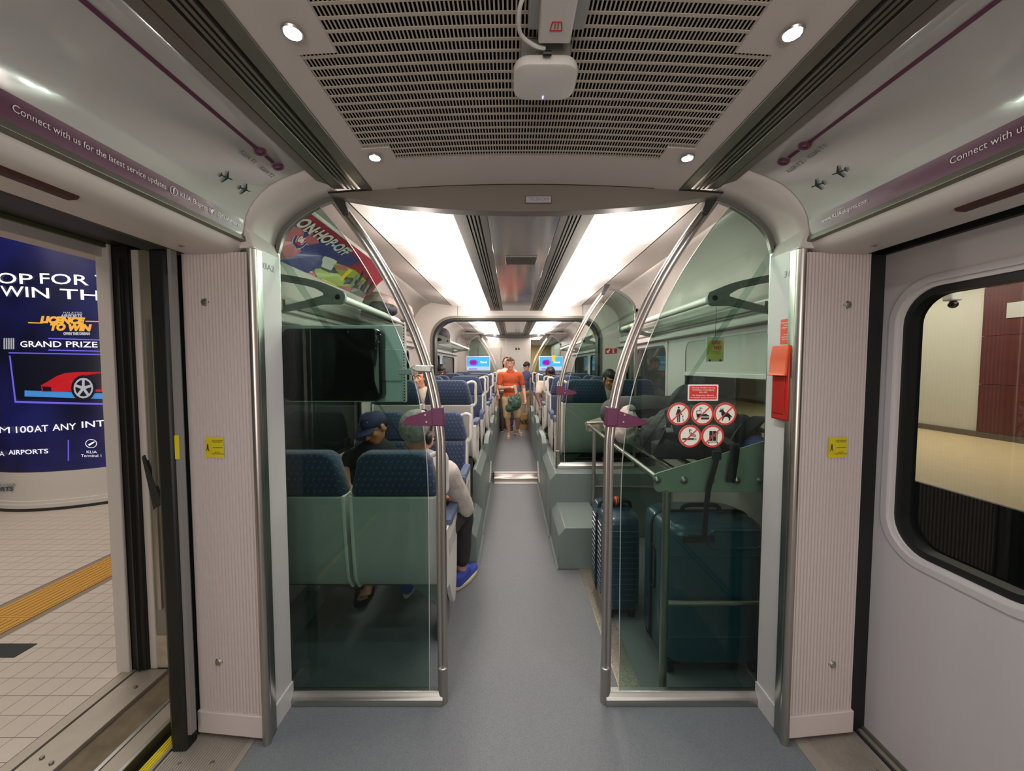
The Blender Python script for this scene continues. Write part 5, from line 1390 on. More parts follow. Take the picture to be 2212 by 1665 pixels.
sp_poly([(.42, .86), (.50, .80), (.58, .92), (.56, 1.0), (.42, 1.0)], 0.0075, 'bus_front', pyel)
sp_poly([(.74, .80), (.86, .62), (.96, .70), (.90, .95), (.72, 1.0)], 0.0068, 'skyline', pdark)
text('HOP-ON·HOP-OFF', 0.105, lambda u, v: scove(2.225 + u, L0 + 0.070 - v, 0.014), 'lettering', mat('poster_letters', (206, 206, 200), 0.4), bt, fit=0.82, bold=0.004)
for k_ in range(6):
    a_ = .70 + .045 * k_; h_ = (.50, .38, .56, .44, .60, .48)[k_]
    sp_poly([(a_, h_), (a_ + .028, h_), (a_ + .028, .84), (a_, .84)], 0.0082 + 0.0002 * k_, 'tower_picture', pdark if k_ % 2 else mat('poster_stone%d' % k_, (128, 122, 112), 0.4))
for k_ in range(5): sp_poly([(.24, .80 + .035 * k_), (.33, .80 + .035 * k_), (.33, .812 + .035 * k_), (.24, .812 + .035 * k_)], 0.0085, 'print_line', white_p)
sp_poly([(.46, .60), (.56, .50), (.60, .56), (.50, .66)], 0.0085, 'bus_stripe', pink); sp_poly([(.60, .50), (.64, .50), (.60, .86), (.57, .86)], 0.0088, 'bus_stripe', pyel)
sp_poly([(.28, .30), (.46, .22), (.56, .32), (.40, .42)], 0.0078, 'pale_figure', mat('poster_skin', (186, 160, 140), 0.4))
cr = lambda rr_, off, m_, nm: sp_poly([(.165 + rr_ * .08 * cos(2 * pi * k / 14), .50 + rr_ * .36 * sin(2 * pi * k / 14)) for k in range(14)], off, nm, m_)
cr(0.55, 0.0078, white_p, 'badge'); cr(0.51, 0.0083, pblue, 'badge'); cr(0.34, 0.0088, white_p, 'badge'); cr(0.30, 0.0093, red_p, 'badge')
text('06', 0.05, lambda u, v: scove(Y0 + .165 * (Y1 - Y0) + u, L0 + .50 * (L1 - L0) - v, 0.0098), 'lettering', white_p, bt, bold=0.002)
sp_poly([(.36, .50), (.47, .50), (.47, .76), (.36, .76)], 0.0072, 'pale_panel', mat('poster_pale', (190, 190, 184), 0.4))

# televisions on the far screens
def tv(x0, x1, y0, y1, label, flagy):
    a, b_ = at(x0, y1, P2 - 0.10), at(x1, y0, P2 - 0.10)
    r = thing('television', label, 'television', ((a.x + b_.x) / 2, P2 - 0.08, a.z))
    MB().box(a.x, b_.x, P2 - 0.10, P2 - 0.03, a.z, b_.z).build('case', plastic_w, r, bevel=0.006)
    sc = MB().box(a.x + 0.02, b_.x - 0.02, P2 - 0.104, P2 - 0.10, a.z + 0.02, b_.z - 0.015).build('screen', emit('tv_cyan', (0.06, 0.36, 0.62), 1.0), r)
    W = b_.x - a.x; H = b_.z - a.z
    MB().box(a.x + 0.02, b_.x - 0.02, P2 - 0.107, P2 - 0.104, a.z + 0.02, a.z + 0.30 * H).build('caption_band', emit('tv_lilac', (0.36, 0.46, 0.75), 1.0), sc)
    MB().box(a.x + 0.06, a.x + 0.06 + W * 0.35, P2 - 0.109, P2 - 0.107, a.z + 0.10 * H, a.z + 0.16 * H).build('caption', emit('tv_violet', (0.16, 0.05, 0.45), 1.0), sc)
    MB().box(a.x + W * 0.17, a.x + W * 0.42, P2 - 0.108, P2 - 0.104, a.z + 0.42 * H, a.z + 0.72 * H).build('train_picture', emit('tv_magenta', (0.30, 0.01, 0.30), 1.0), sc)
    MB().loft([[(a.x + W * 0.31 + 0.19 * W * cos(t), y, a.z + H * 0.56 + 0.20 * H * sin(t)) for t in [2 * pi * k / 16 for k in range(16)]] for y in (P2 - 0.1055, P2 - 0.104)]).build('ring_picture', emit('tv_blue', (0.05, 0.15, 0.6), 1.0), sc)
    text('Travel', 0.06, lambda u, v: (a.x + W * 0.72 + u, P2 - 0.108, a.z + H * 0.58 + v), 'caption', emit('tv_white', (0.8, 0.9, 1), 1.1), sc, bold=0.002)
    MB().box((a.x + b_.x) / 2 - 0.03, (a.x + b_.x) / 2 + 0.03, P2 - 0.03, P2 - 0.008, a.z + 0.1, b_.z - 0.05).build('wall_mount', dark_gr, r)
    return r
tv(1007, 1059, 769, 801, 'bright television showing a blue advert, left of the aisle', 0)
tv(1164, 1217, 769, 801, 'bright television showing a blue advert, right of the aisle', 0)
p = at(1196, 773, 8.3)
tg = thing('hanging_tag', 'small yellow tag hanging before the right television', 'tag', (p.x, 8.3, p.z))
MB().box(p.x - 0.04, p.x + 0.04, 8.3, 8.304, p.z - 0.065, p.z + 0.055).build('card', mat('tag_amber', (222, 190, 70), 0.5), tg, bevel=0.003)
MB().tube([(p.x, 8.302, p.z + 0.05), (p.x, 8.302, 2.235)], 0.002, 6).build('string', black, tg)

# ================================================================== luggage stand and luggage on the right
SY = 1.765
st = thing('luggage_stand', 'steel tube luggage stand with sloping side plate behind the right glass', 'luggage stand', (0.95, 2.5, 0))
A = [at(1409, 1026, SY), at(1413, 1056, SY), at(1420, 1062, SY), at(1652, 1062, SY), at(1652, 951, SY), at(1421, 1020, SY)]
plate_m = mat('satin_plate', (168, 172, 158), 0.4, 0.25, noise=0.05, nscale=4)
MB().loft([[(p.x, y, p.z) for p in A] for y in (SY - 0.006, SY)]).build('side_plate', plate_m, st, bevel=0.002)
BX = [at(px, 1036, SY).x for px in (1418, 1476, 1534, 1590, 1641)]
bz = at(1476, 1036, SY).z
for k, x in enumerate(BX):
    MB().lathe([(0.001, -0.018), (0.008, -0.017), (0.014, -0.012), (0.019, -0.009), (0.019, -0.006)], (x, SY, bz), 'y', 18).build('dome_bolt', steel, st, smooth=True)
    MB().tube([(x, SY, bz + (0.012 if k == 0 else 0.02)), (x, 3.42, bz + 0.012)], 0.013, 12).build('shelf_rod', steel, st, smooth=True)
MB().loft([[(p.x, y, p.z) for p in A] for y in (3.42, 3.426)]).build('side_plate', plate_m, st)
x1 = at(1432, 1300, SY - 0.01).x
MB().tube([(x1, SY - 0.025, 0.0), (x1, SY - 0.025, at(1432, 1058, SY).z)], 0.0175, 16).build('upright', steel, st, smooth=True)
z1 = at(1500, 1297, SY).z
MB().tube([(x1, SY - 0.02, z1), (1.10, SY - 0.02, z1)], 0.013, 12).build('cross_bar', steel, st, smooth=True)
p = at(1282, 1088, 3.31)
MB().tube([(p.x, 3.31, 0.315), (p.x, 3.31, bz + 0.0)], 0.016, 12).build('upright', steel, st, smooth=True)
MB().tube([(p.x, 3.31, 0.46), (1.30, 3.31, 0.46)], 0.012, 10).build('cross_bar', steel, st, smooth=True)
pc = at(1271, 915, 3.35)
MB().tube(sm_path([(pc.x - 0.01, 3.35, pc.z - 0.06), (pc.x - 0.005, 3.35, pc.z + 0.0), (pc.x + 0.05, 3.35, pc.z + 0.008), (1.30, 3.35, pc.z + 0.02)], 5), 0.015, 10).build('end_hoop', steel, st, smooth=True)
MB().tube([(1.27, SY, 1.16), (1.27, 3.35, 1.16)], 0.012, 10).build('wall_rail', steel, st, smooth=True)

def hard_case(name, label, c, w, d, h, m, rz=0.0, ribs=0, horizontal=False):
    """upright spinner suitcase; w across, d thick (y), h tall; origin at the floor"""
    r = thing(name, label, 'suitcase', c, rz)
    z0 = 0.045; R2 = rrect(w, d, min(w, d) * 0.26, 6)
    def ringz(z, k, kk=None): return [(x * k if abs(x) < 0 else x - (1 if x > 0 else -1) * (w / 2) * (1 - k), y - (1 if y > 0 else -1) * (d / 2) * (1 - k), z) for x, y in R2]
    H = h - z0
    MB().loft([ringz(z0 + H * t, k) for t, k in ((0, .82), (0.012, .90), (0.04, .975), (0.08, 1), (0.5, 1), (0.92, 1), (0.96, .975), (0.988, .90), (1, .82))]).build('shell', m, r, smooth=True, local=True, ang=50)
    # zip seam around the middle of the thickness
    P = rrect(w + 0.004, H + 0.004, 0.07, 6, 0, z0 + H / 2)
    MB().tube([(x, 0.0, z) for x, z in P], 0.010, 6, closed=True).build('zip_seam', blk_strap, r, local=True, smooth=True)
    if ribs:
        rb = MB()
        if horizontal:
            for k in range(ribs):
                z = z0 + H * (0.14 + 0.72 * k / (ribs - 1))
                rb.tube([(-w / 2 * 0.80, -d / 2 - 0.001, z), (w / 2 * 0.80, -d / 2 - 0.001, z)], 0.004, 6)
                rb.tube([(-w / 2 - 0.001, -d / 2 * 0.6, z), (-w / 2 - 0.001, -0.03, z)], 0.004, 6); rb.tube([(-w / 2 - 0.001, 0.03, z), (-w / 2 - 0.001, d / 2 * 0.6, z)], 0.004, 6)
        else:
            for k in range(ribs):
                x = -w / 2 * 0.66 + w * 0.66 * k / (ribs - 1)
                rb.tube([(x, -d / 2 - 0.001, z0 + H * 0.12), (x, -d / 2 - 0.001, z0 + H * 0.88)], 0.005, 6)
        tag(rb.build('shell_ribs', m, r, local=True, smooth=True), kind='stuff')
    MB().tube(sm_path([(-0.10, 0, h - 0.01), (-0.085, 0, h + 0.03), (0, 0, h + 0.036), (0.085, 0, h + 0.03), (0.10, 0, h - 0.01)], 4), 0.011, 8).build('top_handle', blk_strap, r, local=True, smooth=True)
    for sx in (-1, 1):
        for sy in (-1, 1):
            cx_, cy_ = sx * (w / 2 - 0.045), sy * (d / 2 - 0.04)
            f = MB().box(cx_ - 0.02, cx_ + 0.02, cy_ - 0.02, cy_ + 0.02, 0.035, 0.07).build('wheel', black, r, local=True, bevel=0.004)
            MB().lathe([(0.012, -0.016), (0.024, -0.014), (0.025, -0.006), (0.02, 0), (0.025, 0.006), (0.024, 0.014), (0.012, 0.016)], (cx_, cy_, 0.026), 'x', 16).build('wheel_tyre', blk_strap, f, local=True, smooth=True)
    return r
A_ = atz(1398, 1478, 0.0)
bigc = hard_case('suitcase', 'large teal hard shell suitcase, the bigger one behind the right glass', (0.925, 1.985, 0), 0.50, 0.36, 0.745, teal_shell, 0.0)
MB().box(-0.17, -0.02, -0.187, -0.178, 0.665, 0.70).build('lock_plate', dark_gr, bigc, local=True, bevel=0.006)
MB().tube([(x - 0.01, -0.182, z) for x, z in rrect(0.26, 0.085, 0.035, 5, 0.09, 0.68)], 0.006, 6, closed=True).build('handle_recess', teal_shell, bigc, local=True, smooth=True)
for z in (0.60, 0.20): MB().tube([(-0.24, -0.181, z), (0.24, -0.181, z)], 0.0035, 6).build('panel_line', teal_shell, bigc, local=True)
MB().tube([(-0.251, y, z) for y, z in rrect(0.07, 0.22, 0.034, 6, -0.02, 0.47)], 0.007, 6, closed=True).build('side_handle', blk_strap, bigc, local=True, smooth=True)
medc = hard_case('suitcase', 'dark teal ribbed suitcase standing at the aisle end of the stand', (0.595, 2.42, 0), 0.22, 0.40, 0.615, navy_shell, 0.0, 14, True)
rib = thing('handle_ribbon', 'striped orange and black ribbon knotted on the dark suitcase handle', 'ribbon', (0.585, 2.36, 0.63))
for k, m_ in enumerate((orange_p, blk_strap, yellow_p, blk_strap, orange_p, mat('olive_ribbon', (92, 96, 60), 0.8), blk_strap)):
    q = (0.535 + k * 0.016, 2.41 + 0.01 * (k % 3), 0.648)
    MB().tube([Vector(q) + Vector((0.0, 0.022 * cos(a), 0.022 * sin(a))) for a in [2 * pi * j / 10 for j in range(10)]], 0.007, 6, closed=True).build('ribbon_wrap', m_, rib, smooth=True)

# soft bags by voxel merging of rounded shapes
def blob(mb, name, m, parent=None, voxel=0.012, smooth_it=6, disp=0.0, dscale=0.1):
    bpy.context.view_layer.update()
    o = mb.build('tmp', None, parent)
    md = o.modifiers.new('r', 'REMESH'); md.mode = 'VOXEL'; md.voxel_size = voxel
    ms = o.modifiers.new('s', 'SMOOTH'); ms.iterations = smooth_it; ms.factor = 0.5
    if disp:
        tx = bpy.data.textures.new('wrinkle', 'CLOUDS'); tx.noise_scale = dscale; tx.noise_depth = 3
        dm = o.modifiers.new('d', 'DISPLACE'); dm.texture = tx; dm.strength = disp; dm.mid_level = 0.5
    bpy.context.view_layer.update()
    me = bpy.data.meshes.new_from_object(o.evaluated_get(bpy.context.evaluated_depsgraph_get()))
    loc = o.location.copy(); bpy.data.objects.remove(o)
    me.name = name; me.materials.clear()
    if m: me.materials.append(m)
    me.polygons.foreach_set('use_smooth', [True] * len(me.polygons))
    n = bpy.data.objects.new(name, me); COL.objects.link(n); n.location = loc
    if parent is not None: n.parent = parent
    return n
RX = lambda a: Matrix.Rotation(a, 3, 'X'); RY = lambda a: Matrix.Rotation(a, 3, 'Y'); RZ = lambda a: Matrix.Rotation(a, 3, 'Z')
# big black backpack lying on the stand
c = at(1500, 950, 2.15); c.z = 1.115
bpk = thing('backpack', 'large black backpack with hanging straps on the luggage stand', 'backpack', (c.x, c.y, 1.03))
mb = MB(); c = Vector((c.x, 2.12, 1.135))
mb.ell(c, (0.30, 0.22, 0.125), RZ(0.15), 24, 14).ell(c + Vector((-0.17, -0.04, -0.01)), (0.15, 0.19, 0.115)).ell(c + Vector((0.20, 0.05, 0.0)), (0.16, 0.17, 0.11)).box(c.x - 0.26, c.x + 0.22, c.y - 0.17, c.y + 0.17, 1.03, 1.19)
mb.ell(c + Vector((0.0, 0.0, 0.09)), (0.22, 0.15, 0.06))
blob(mb, 'bag_body', blk_bag, bpk, 0.010, 4, 0.045, 0.09)
mb = MB(); mb.box(c.x - 0.30, c.x - 0.05, c.y - 0.215, c.y - 0.12, 1.035, 1.12).ell((c.x - 0.18, c.y - 0.17, 1.09), (0.13, 0.06, 0.06))
blob(mb, 'front_pocket', blk_bag, bpk, 0.012, 6, 0.01, 0.05)
def strap(pts, w, parent, nm='strap', m=None, t=0.003, wd=(1, 0, 0)):
    P = sm_path(pts, 6); wv = Vector(wd); mb = MB(); rings = []
    for i, p in enumerate(P):
        T = (P[min(i + 1, len(P) - 1)] - P[max(i - 1, 0)]).normalized(); s_ = (wv - T * wv.dot(T)).normalized(); n_ = T.cross(s_)
        rings.append([p + s_ * w / 2 + n_ * t, p - s_ * w / 2 + n_ * t, p - s_ * w / 2 - n_ * t, p + s_ * w / 2 - n_ * t])
    return mb.loft(rings).build(nm, m or blk_strap, parent, smooth=True)
s1 = at(1545, 985, 1.74); s2 = at(1530, 1060, 1.735); s3 = at(1521, 1158, 1.735)
strap([(s1.x + 0.02, 1.98, 1.20), (s1.x + 0.02, 1.86, 1.15), (s1.x + 0.015, 1.75, 1.13), (s1.x, 1.735, 1.06), (s2.x, 1.735, s2.z), (s3.x, 1.735, s3.z)], 0.022, bpk)
s4 = at(1592, 975, 1.74); s5 = at(1578, 1042, 1.735)
strap([(s4.x + 0.02, 1.98, 1.16), (s4.x, 1.80, 1.14), (s4.x - 0.01, 1.738, s4.z + 0.02), (s5.x, 1.735, s5.z)], 0.040, bpk)
strap([(c.x + 0.30, 2.10, 1.17), (c.x + 0.24, 1.95, 1.24), (c.x + 0.12, 1.88, 1.20), (c.x + 0.05, 1.86, 1.12)], 0.05, bpk, t=0.006)
strap([(c.x - 0.30, 1.93, 1.06), (c.x - 0.25, 1.90, 1.20), (c.x - 0.22, 2.0, 1.27)], 0.022, bpk)
strap([(c.x - 0.13, 1.92, 1.04), (c.x - 0.12, 1.89, 1.18), (c.x - 0.10, 2.0, 1.26)], 0.022, bpk)
MB().obox((c.x - 0.245, 1.897, 1.19), (1, 0, 0), (0, 0.7, 0.7), (0, -0.7, 0.7), 0.018, 0.022, 0.006).build('buckle', mat('buckle_grey', (120, 122, 120), 0.4), bpk, bevel=0.003)
MB().obox((s1.x, 1.728, 1.10), (1, 0, 0), (0, 0, 1), (0, 1, 0), 0.020, 0.020, 0.007).build('buckle', blk_strap, bpk, bevel=0.003)
mb = MB(); mb.ell((1.17, 2.0, 1.09), (0.085, 0.12, 0.065), None, 16, 10)
b2 = blob(mb, 'pouch', mat('violet_cloth', (74, 76, 140), 0.7), None, 0.012, 3, 0.012, 0.05); tag(b2, 'violet cloth pouch peeping from behind the backpack', 'pouch')
# long dark duffel behind it and a pale cloth bag at the aisle end
du = thing('duffel_bag', 'long dark duffel bag lying across the stand behind the backpack', 'duffel bag', (0.95, 2.85, 1.03))
mb = MB(); mb.cap((0.72, 2.85, 1.155), 0.125, (1.15, 2.92, 1.16), 0.125, 18)
blob(mb, 'bag_body', mat('charcoal_nylon', (50, 54, 56), 0.8, bump=0.3, bscale=200), du, 0.016, 4, 0.035, 0.12)
strap([(0.70, 2.74, 1.10), (0.78, 2.705, 1.17), (0.95, 2.70, 1.19), (1.12, 2.74, 1.17)], 0.03, du, wd=(0, 0, 1))
pb = thing('cloth_bag', 'pale pink and grey cloth bag slumped at the aisle end of the stand', 'cloth bag', (0.66, 2.40, 1.03))
mb = MB(); mb.ell((0.655, 2.42, 1.10), (0.075, 0.10, 0.085)).ell((0.69, 2.48, 1.16), (0.06, 0.08, 0.085)).ell((0.64, 2.60, 1.085), (0.07, 0.1, 0.065))
blob(mb, 'bag_body', mat('pale_cloth', (186, 172, 164), 0.85, noise=0.15, nscale=12), pb, 0.010, 3, 0.035, 0.05)
mb = MB(); mb.ell((0.70, 2.47, 1.225), (0.035, 0.045, 0.03)); blob(mb, 'bag_knot', mat('grey_cloth', (120, 124, 118), 0.85), pb, 0.008, 3, 0.02, 0.04)
# black round bag standing behind, against the window
bb = thing('shoulder_bag', 'tall black round topped bag standing against the right window', 'bag', (1.10, 2.35, 1.03))
mb = MB(); mb.ell((1.06, 2.45, 1.20), (0.13, 0.09, 0.19), None, 20, 14).box(0.97, 1.15, 2.38, 2.52, 1.035, 1.2)
blob(mb, 'bag_body', blk_bag, bb, 0.012, 4, 0.03, 0.08)
mb = MB(); mb.ell((1.07, 2.36, 1.17), (0.07, 0.02, 0.09)); blob(mb, 'grey_patch', mat('patch_grey', (120, 128, 118), 0.7), bb, 0.008, 2)

# bags on the racks
mb = MB(); mb.ell((-1.10, 3.15, 1.97), (0.13, 0.24, 0.11), None, 20, 12).ell((-1.03, 3.35, 1.96), (0.12, 0.22, 0.10)).box(-1.2, -1.0, 2.95, 3.4, 1.865, 1.95)
rb_ = thing('rack_bag', 'crumpled grey and dark bag lying on the left luggage rack', 'bag', (-1.08, 3.2, 1.86))
blob(mb, 'bag_body', mat('taupe_cloth', (140, 126, 120), 0.8, noise=0.45, nscale=7), rb_, 0.014, 3, 0.05, 0.09)
mb = MB(); mb.cap((-1.06, 2.88, 1.93), 0.05, (-0.98, 3.02, 1.93), 0.045); blob(mb, 'dark_roll', blk_bag, rb_, 0.01, 3, 0.02, 0.05)
mb = MB(); mb.ell((-1.12, 6.0, 1.96), (0.12, 0.2, 0.12)); o = blob(mb, 'bag', blk_bag, None, 0.02, 2, 0.03, 0.1); tag(o, 'dark bag on the far left luggage rack', 'bag')
mb = MB(); mb.ell((1.14, 5.35, 1.98), (0.10, 0.14, 0.13)); o = blob(mb, 'paper_bag', mat('tan_paper', (196, 150, 96), 0.7), None, 0.02, 2, 0.02, 0.1); tag(o, 'tan bag high on the right beyond the bulkhead', 'bag')
# ================================================================== people
V = Vector
skinA = mat('skin_light', (206, 150, 122), 0.5, noise=0.06, nscale=20)
skinB = mat('skin_tan', (170, 116, 84), 0.5, noise=0.06, nscale=20)
skinC = mat('skin_brown', (104, 70, 54), 0.5)
hair_bk = mat('hair_black', (22, 20, 19), 0.6, noise=0.3, nscale=60)
hair_br = mat('hair_brown', (74, 50, 38), 0.6, noise=0.3, nscale=60)
hair_gr = mat('hair_grey', (150, 142, 136), 0.65, noise=0.75, nscale=55, bump=0.8, bscale=120)
eye_w = mat('eye_white', (226, 220, 212), 0.3); eye_d = mat('eye_dark', (24, 18, 16), 0.2)
lip_m = mat('lip_rose', (168, 92, 82), 0.5)
def axes(f, u=(0, 0, 1)):
    f = V(f).normalized(); r = f.cross(V(u)).normalized(); u = r.cross(f).normalized()
    return r, f, u
def head_prims(mb, c, f, u=(0, 0, 1), k=1.0):
    r, f, u = axes(f, u); R = Matrix((r, f, u)).transposed()
    P = lambda a, b, d: c + (r * a + f * b + u * d) * k
    mb.ell(P(0, -0.012, 0.022), (0.074 * k, 0.093 * k, 0.088 * k), R, 20, 14)
    mb.ell(P(0, 0.022, -0.025), (0.060 * k, 0.068 * k, 0.080 * k), R, 18, 12)
    mb.ell(P(0, 0.045, -0.078), (0.040 * k, 0.038 * k, 0.030 * k), R)
    mb.cap(P(0, 0.086, 0.008), 0.009 * k, P(0, 0.108, -0.028), 0.0135 * k, 8)
    for s in (-1, 1):
        mb.ell(P(s * 0.013, 0.094, -0.031), 0.009 * k, None, 8, 6)
        mb.ell(P(s * 0.076, -0.004, -0.008), (0.009 * k, 0.020 * k, 0.031 * k), R, 10, 8)
        mb.ell(P(s * 0.036, 0.062, -0.018), (0.022 * k, 0.022 * k, 0.022 * k), R, 10, 8)
        mb.cap(P(s * 0.012, 0.083, 0.030), 0.010 * k, P(s * 0.046, 0.066, 0.028), 0.009 * k, 8)
    mb.cap(P(-0.016, 0.083, -0.056), 0.0085 * k, P(0.016, 0.083, -0.056), 0.0085 * k, 8)
    return P, R
def face_parts(root, c, f, u, k, hairm, style, closed=False, glasses=False, brow=None):
    r_, f_, u_ = axes(f, u); R = Matrix((r_, f_, u_)).transposed(); P = lambda a, b, d: c + (r_ * a + f_ * b + u_ * d) * k
    for s in (-1, 1):
        if not closed:
            e = MB().ell(P(s * 0.030, 0.074, 0.008), 0.0125 * k, R, 12, 8).build('eye', eye_w, root, smooth=True)
            MB().ell(P(s * 0.030, 0.0845, 0.008), 0.0052 * k, R, 10, 6).build('iris', eye_d, e, smooth=True)
        else:
            MB().tube([P(s * 0.019, 0.0845, 0.006), P(s * 0.030, 0.087, 0.002), P(s * 0.042, 0.080, 0.005)], 0.0022 * k, 6).build('eyelid', eye_d, root, smooth=True)
        MB().tube([P(s * 0.014, 0.094, 0.032), P(s * 0.030, 0.090, 0.038), P(s * 0.050, 0.074, 0.032)], [0.003 * k, 0.004 * k, 0.002 * k], 6).build('eyebrow', brow or hairm, root, smooth=True)
    MB().tube([P(-0.021, 0.086, -0.056), P(0, 0.093, -0.055), P(0.021, 0.086, -0.056)], [0.002 * k, 0.0045 * k, 0.002 * k], 6).build('lips', lip_m, root, smooth=True)
    if glasses:
        g = MB()
        for s in (-1, 1):
            g.tube([P(s * 0.031 + 0.021 * cos(a), 0.098, 0.004 + 0.015 * sin(a)) for a in [2 * pi * j / 16 for j in range(16)]], 0.0019 * k, 6, closed=True)
            g.tube([P(s * 0.052, 0.096, 0.008), P(s * 0.076, 0.06, 0.010), P(s * 0.080, -0.005, 0.008)], 0.0018 * k, 6)
        g.tube([P(-0.010, 0.098, 0.008), P(0.010, 0.098, 0.008)], 0.0018 * k, 6); g.build('spectacles', black, root, smooth=True)
    h = MB()
    if style in ('short', 'receding', 'grey'):
        up = 0.034 if style != 'receding' else 0.030
        h.ell(P(0, -0.030, up), (0.079 * k, 0.086 * k, 0.086 * k), R, 20, 14)
        h.ell(P(0, 0.012, 0.062), (0.062 * k, 0.072 * k, 0.052 * k), R, 18, 10)
        if style == 'grey': h.ell(P(0, -0.03, 0.03), (0.084 * k, 0.090 * k, 0.090 * k), R, 20, 14)
        for s in (-1, 1): h.ell(P(s * 0.064, 0.012, 0.022), (0.014 * k, 0.020 * k, 0.032 * k), R, 10, 8)
        if style == 'short': h.ell(P(0.01, 0.045, 0.088), (0.045 * k, 0.035 * k, 0.022 * k), R)
    elif style == 'long':
        h.ell(P(0, -0.025, 0.035), (0.084 * k, 0.09 * k, 0.09 * k), R, 20, 14); h.cap(P(0, -0.08, 0.0), 0.06 * k, P(0, -0.09, -0.16), 0.04 * k)
        for s in (-1, 1): h.cap(P(s * 0.07, -0.01, 0.02), 0.024 * k, P(s * 0.074, -0.02, -0.10), 0.018 * k)
    if h.v: blob(h, 'hair', hairm, root, 0.008, 2, 0.010 if style == 'grey' else 0.004, 0.02)
def hand(mb, w_, d, side, nrm, curl=0.5, k=1.0):
    """five fingers; d: direction of the hand, nrm: back of the hand; side: towards the thumb"""
    d = V(d).normalized(); n_ = V(nrm); n_ = (n_ - d * n_.dot(d)).normalized(); s = n_.cross(d) * side
    p = w_ + d * 0.045 * k
    mb.cap(w_, 0.024 * k, p + d * 0.01, 0.026 * k, 10); mb.ell(p, (0.040 * k,) * 3 if False else 0.034 * k)
    for j, (o, L) in enumerate(((-0.030, 0.060), (-0.010, 0.075), (0.011, 0.080), (0.031, 0.070))):
        b0 = w_ + d * 0.075 * k + s * o * k; a = curl
        b1 = b0 + (d * cos(a) - n_ * sin(a)) * L * 0.5 * k; b2 = b1 + (d * cos(a * 2) - n_ * sin(a * 2)) * L * 0.5 * k
        mb.cap(w_ + d * 0.03 * k + s * o * 0.8 * k, 0.012 * k, b0, 0.0105 * k, 8); mb.cap(b0, 0.010 * k, b1, 0.009 * k, 8); mb.cap(b1, 0.009 * k, b2, 0.008 * k, 8)
    t0 = w_ + d * 0.02 * k + s * 0.025 * k; t1 = t0 + (d * 0.6 + s * 0.8 - n_ * 0.2).normalized() * 0.040 * k; t2 = t1 + (d * 0.9 + s * 0.2 - n_ * 0.3).normalized() * 0.032 * k
    mb.cap(t0, 0.014 * k, t1, 0.011 * k, 8); mb.cap(t1, 0.011 * k, t2, 0.009 * k, 8)
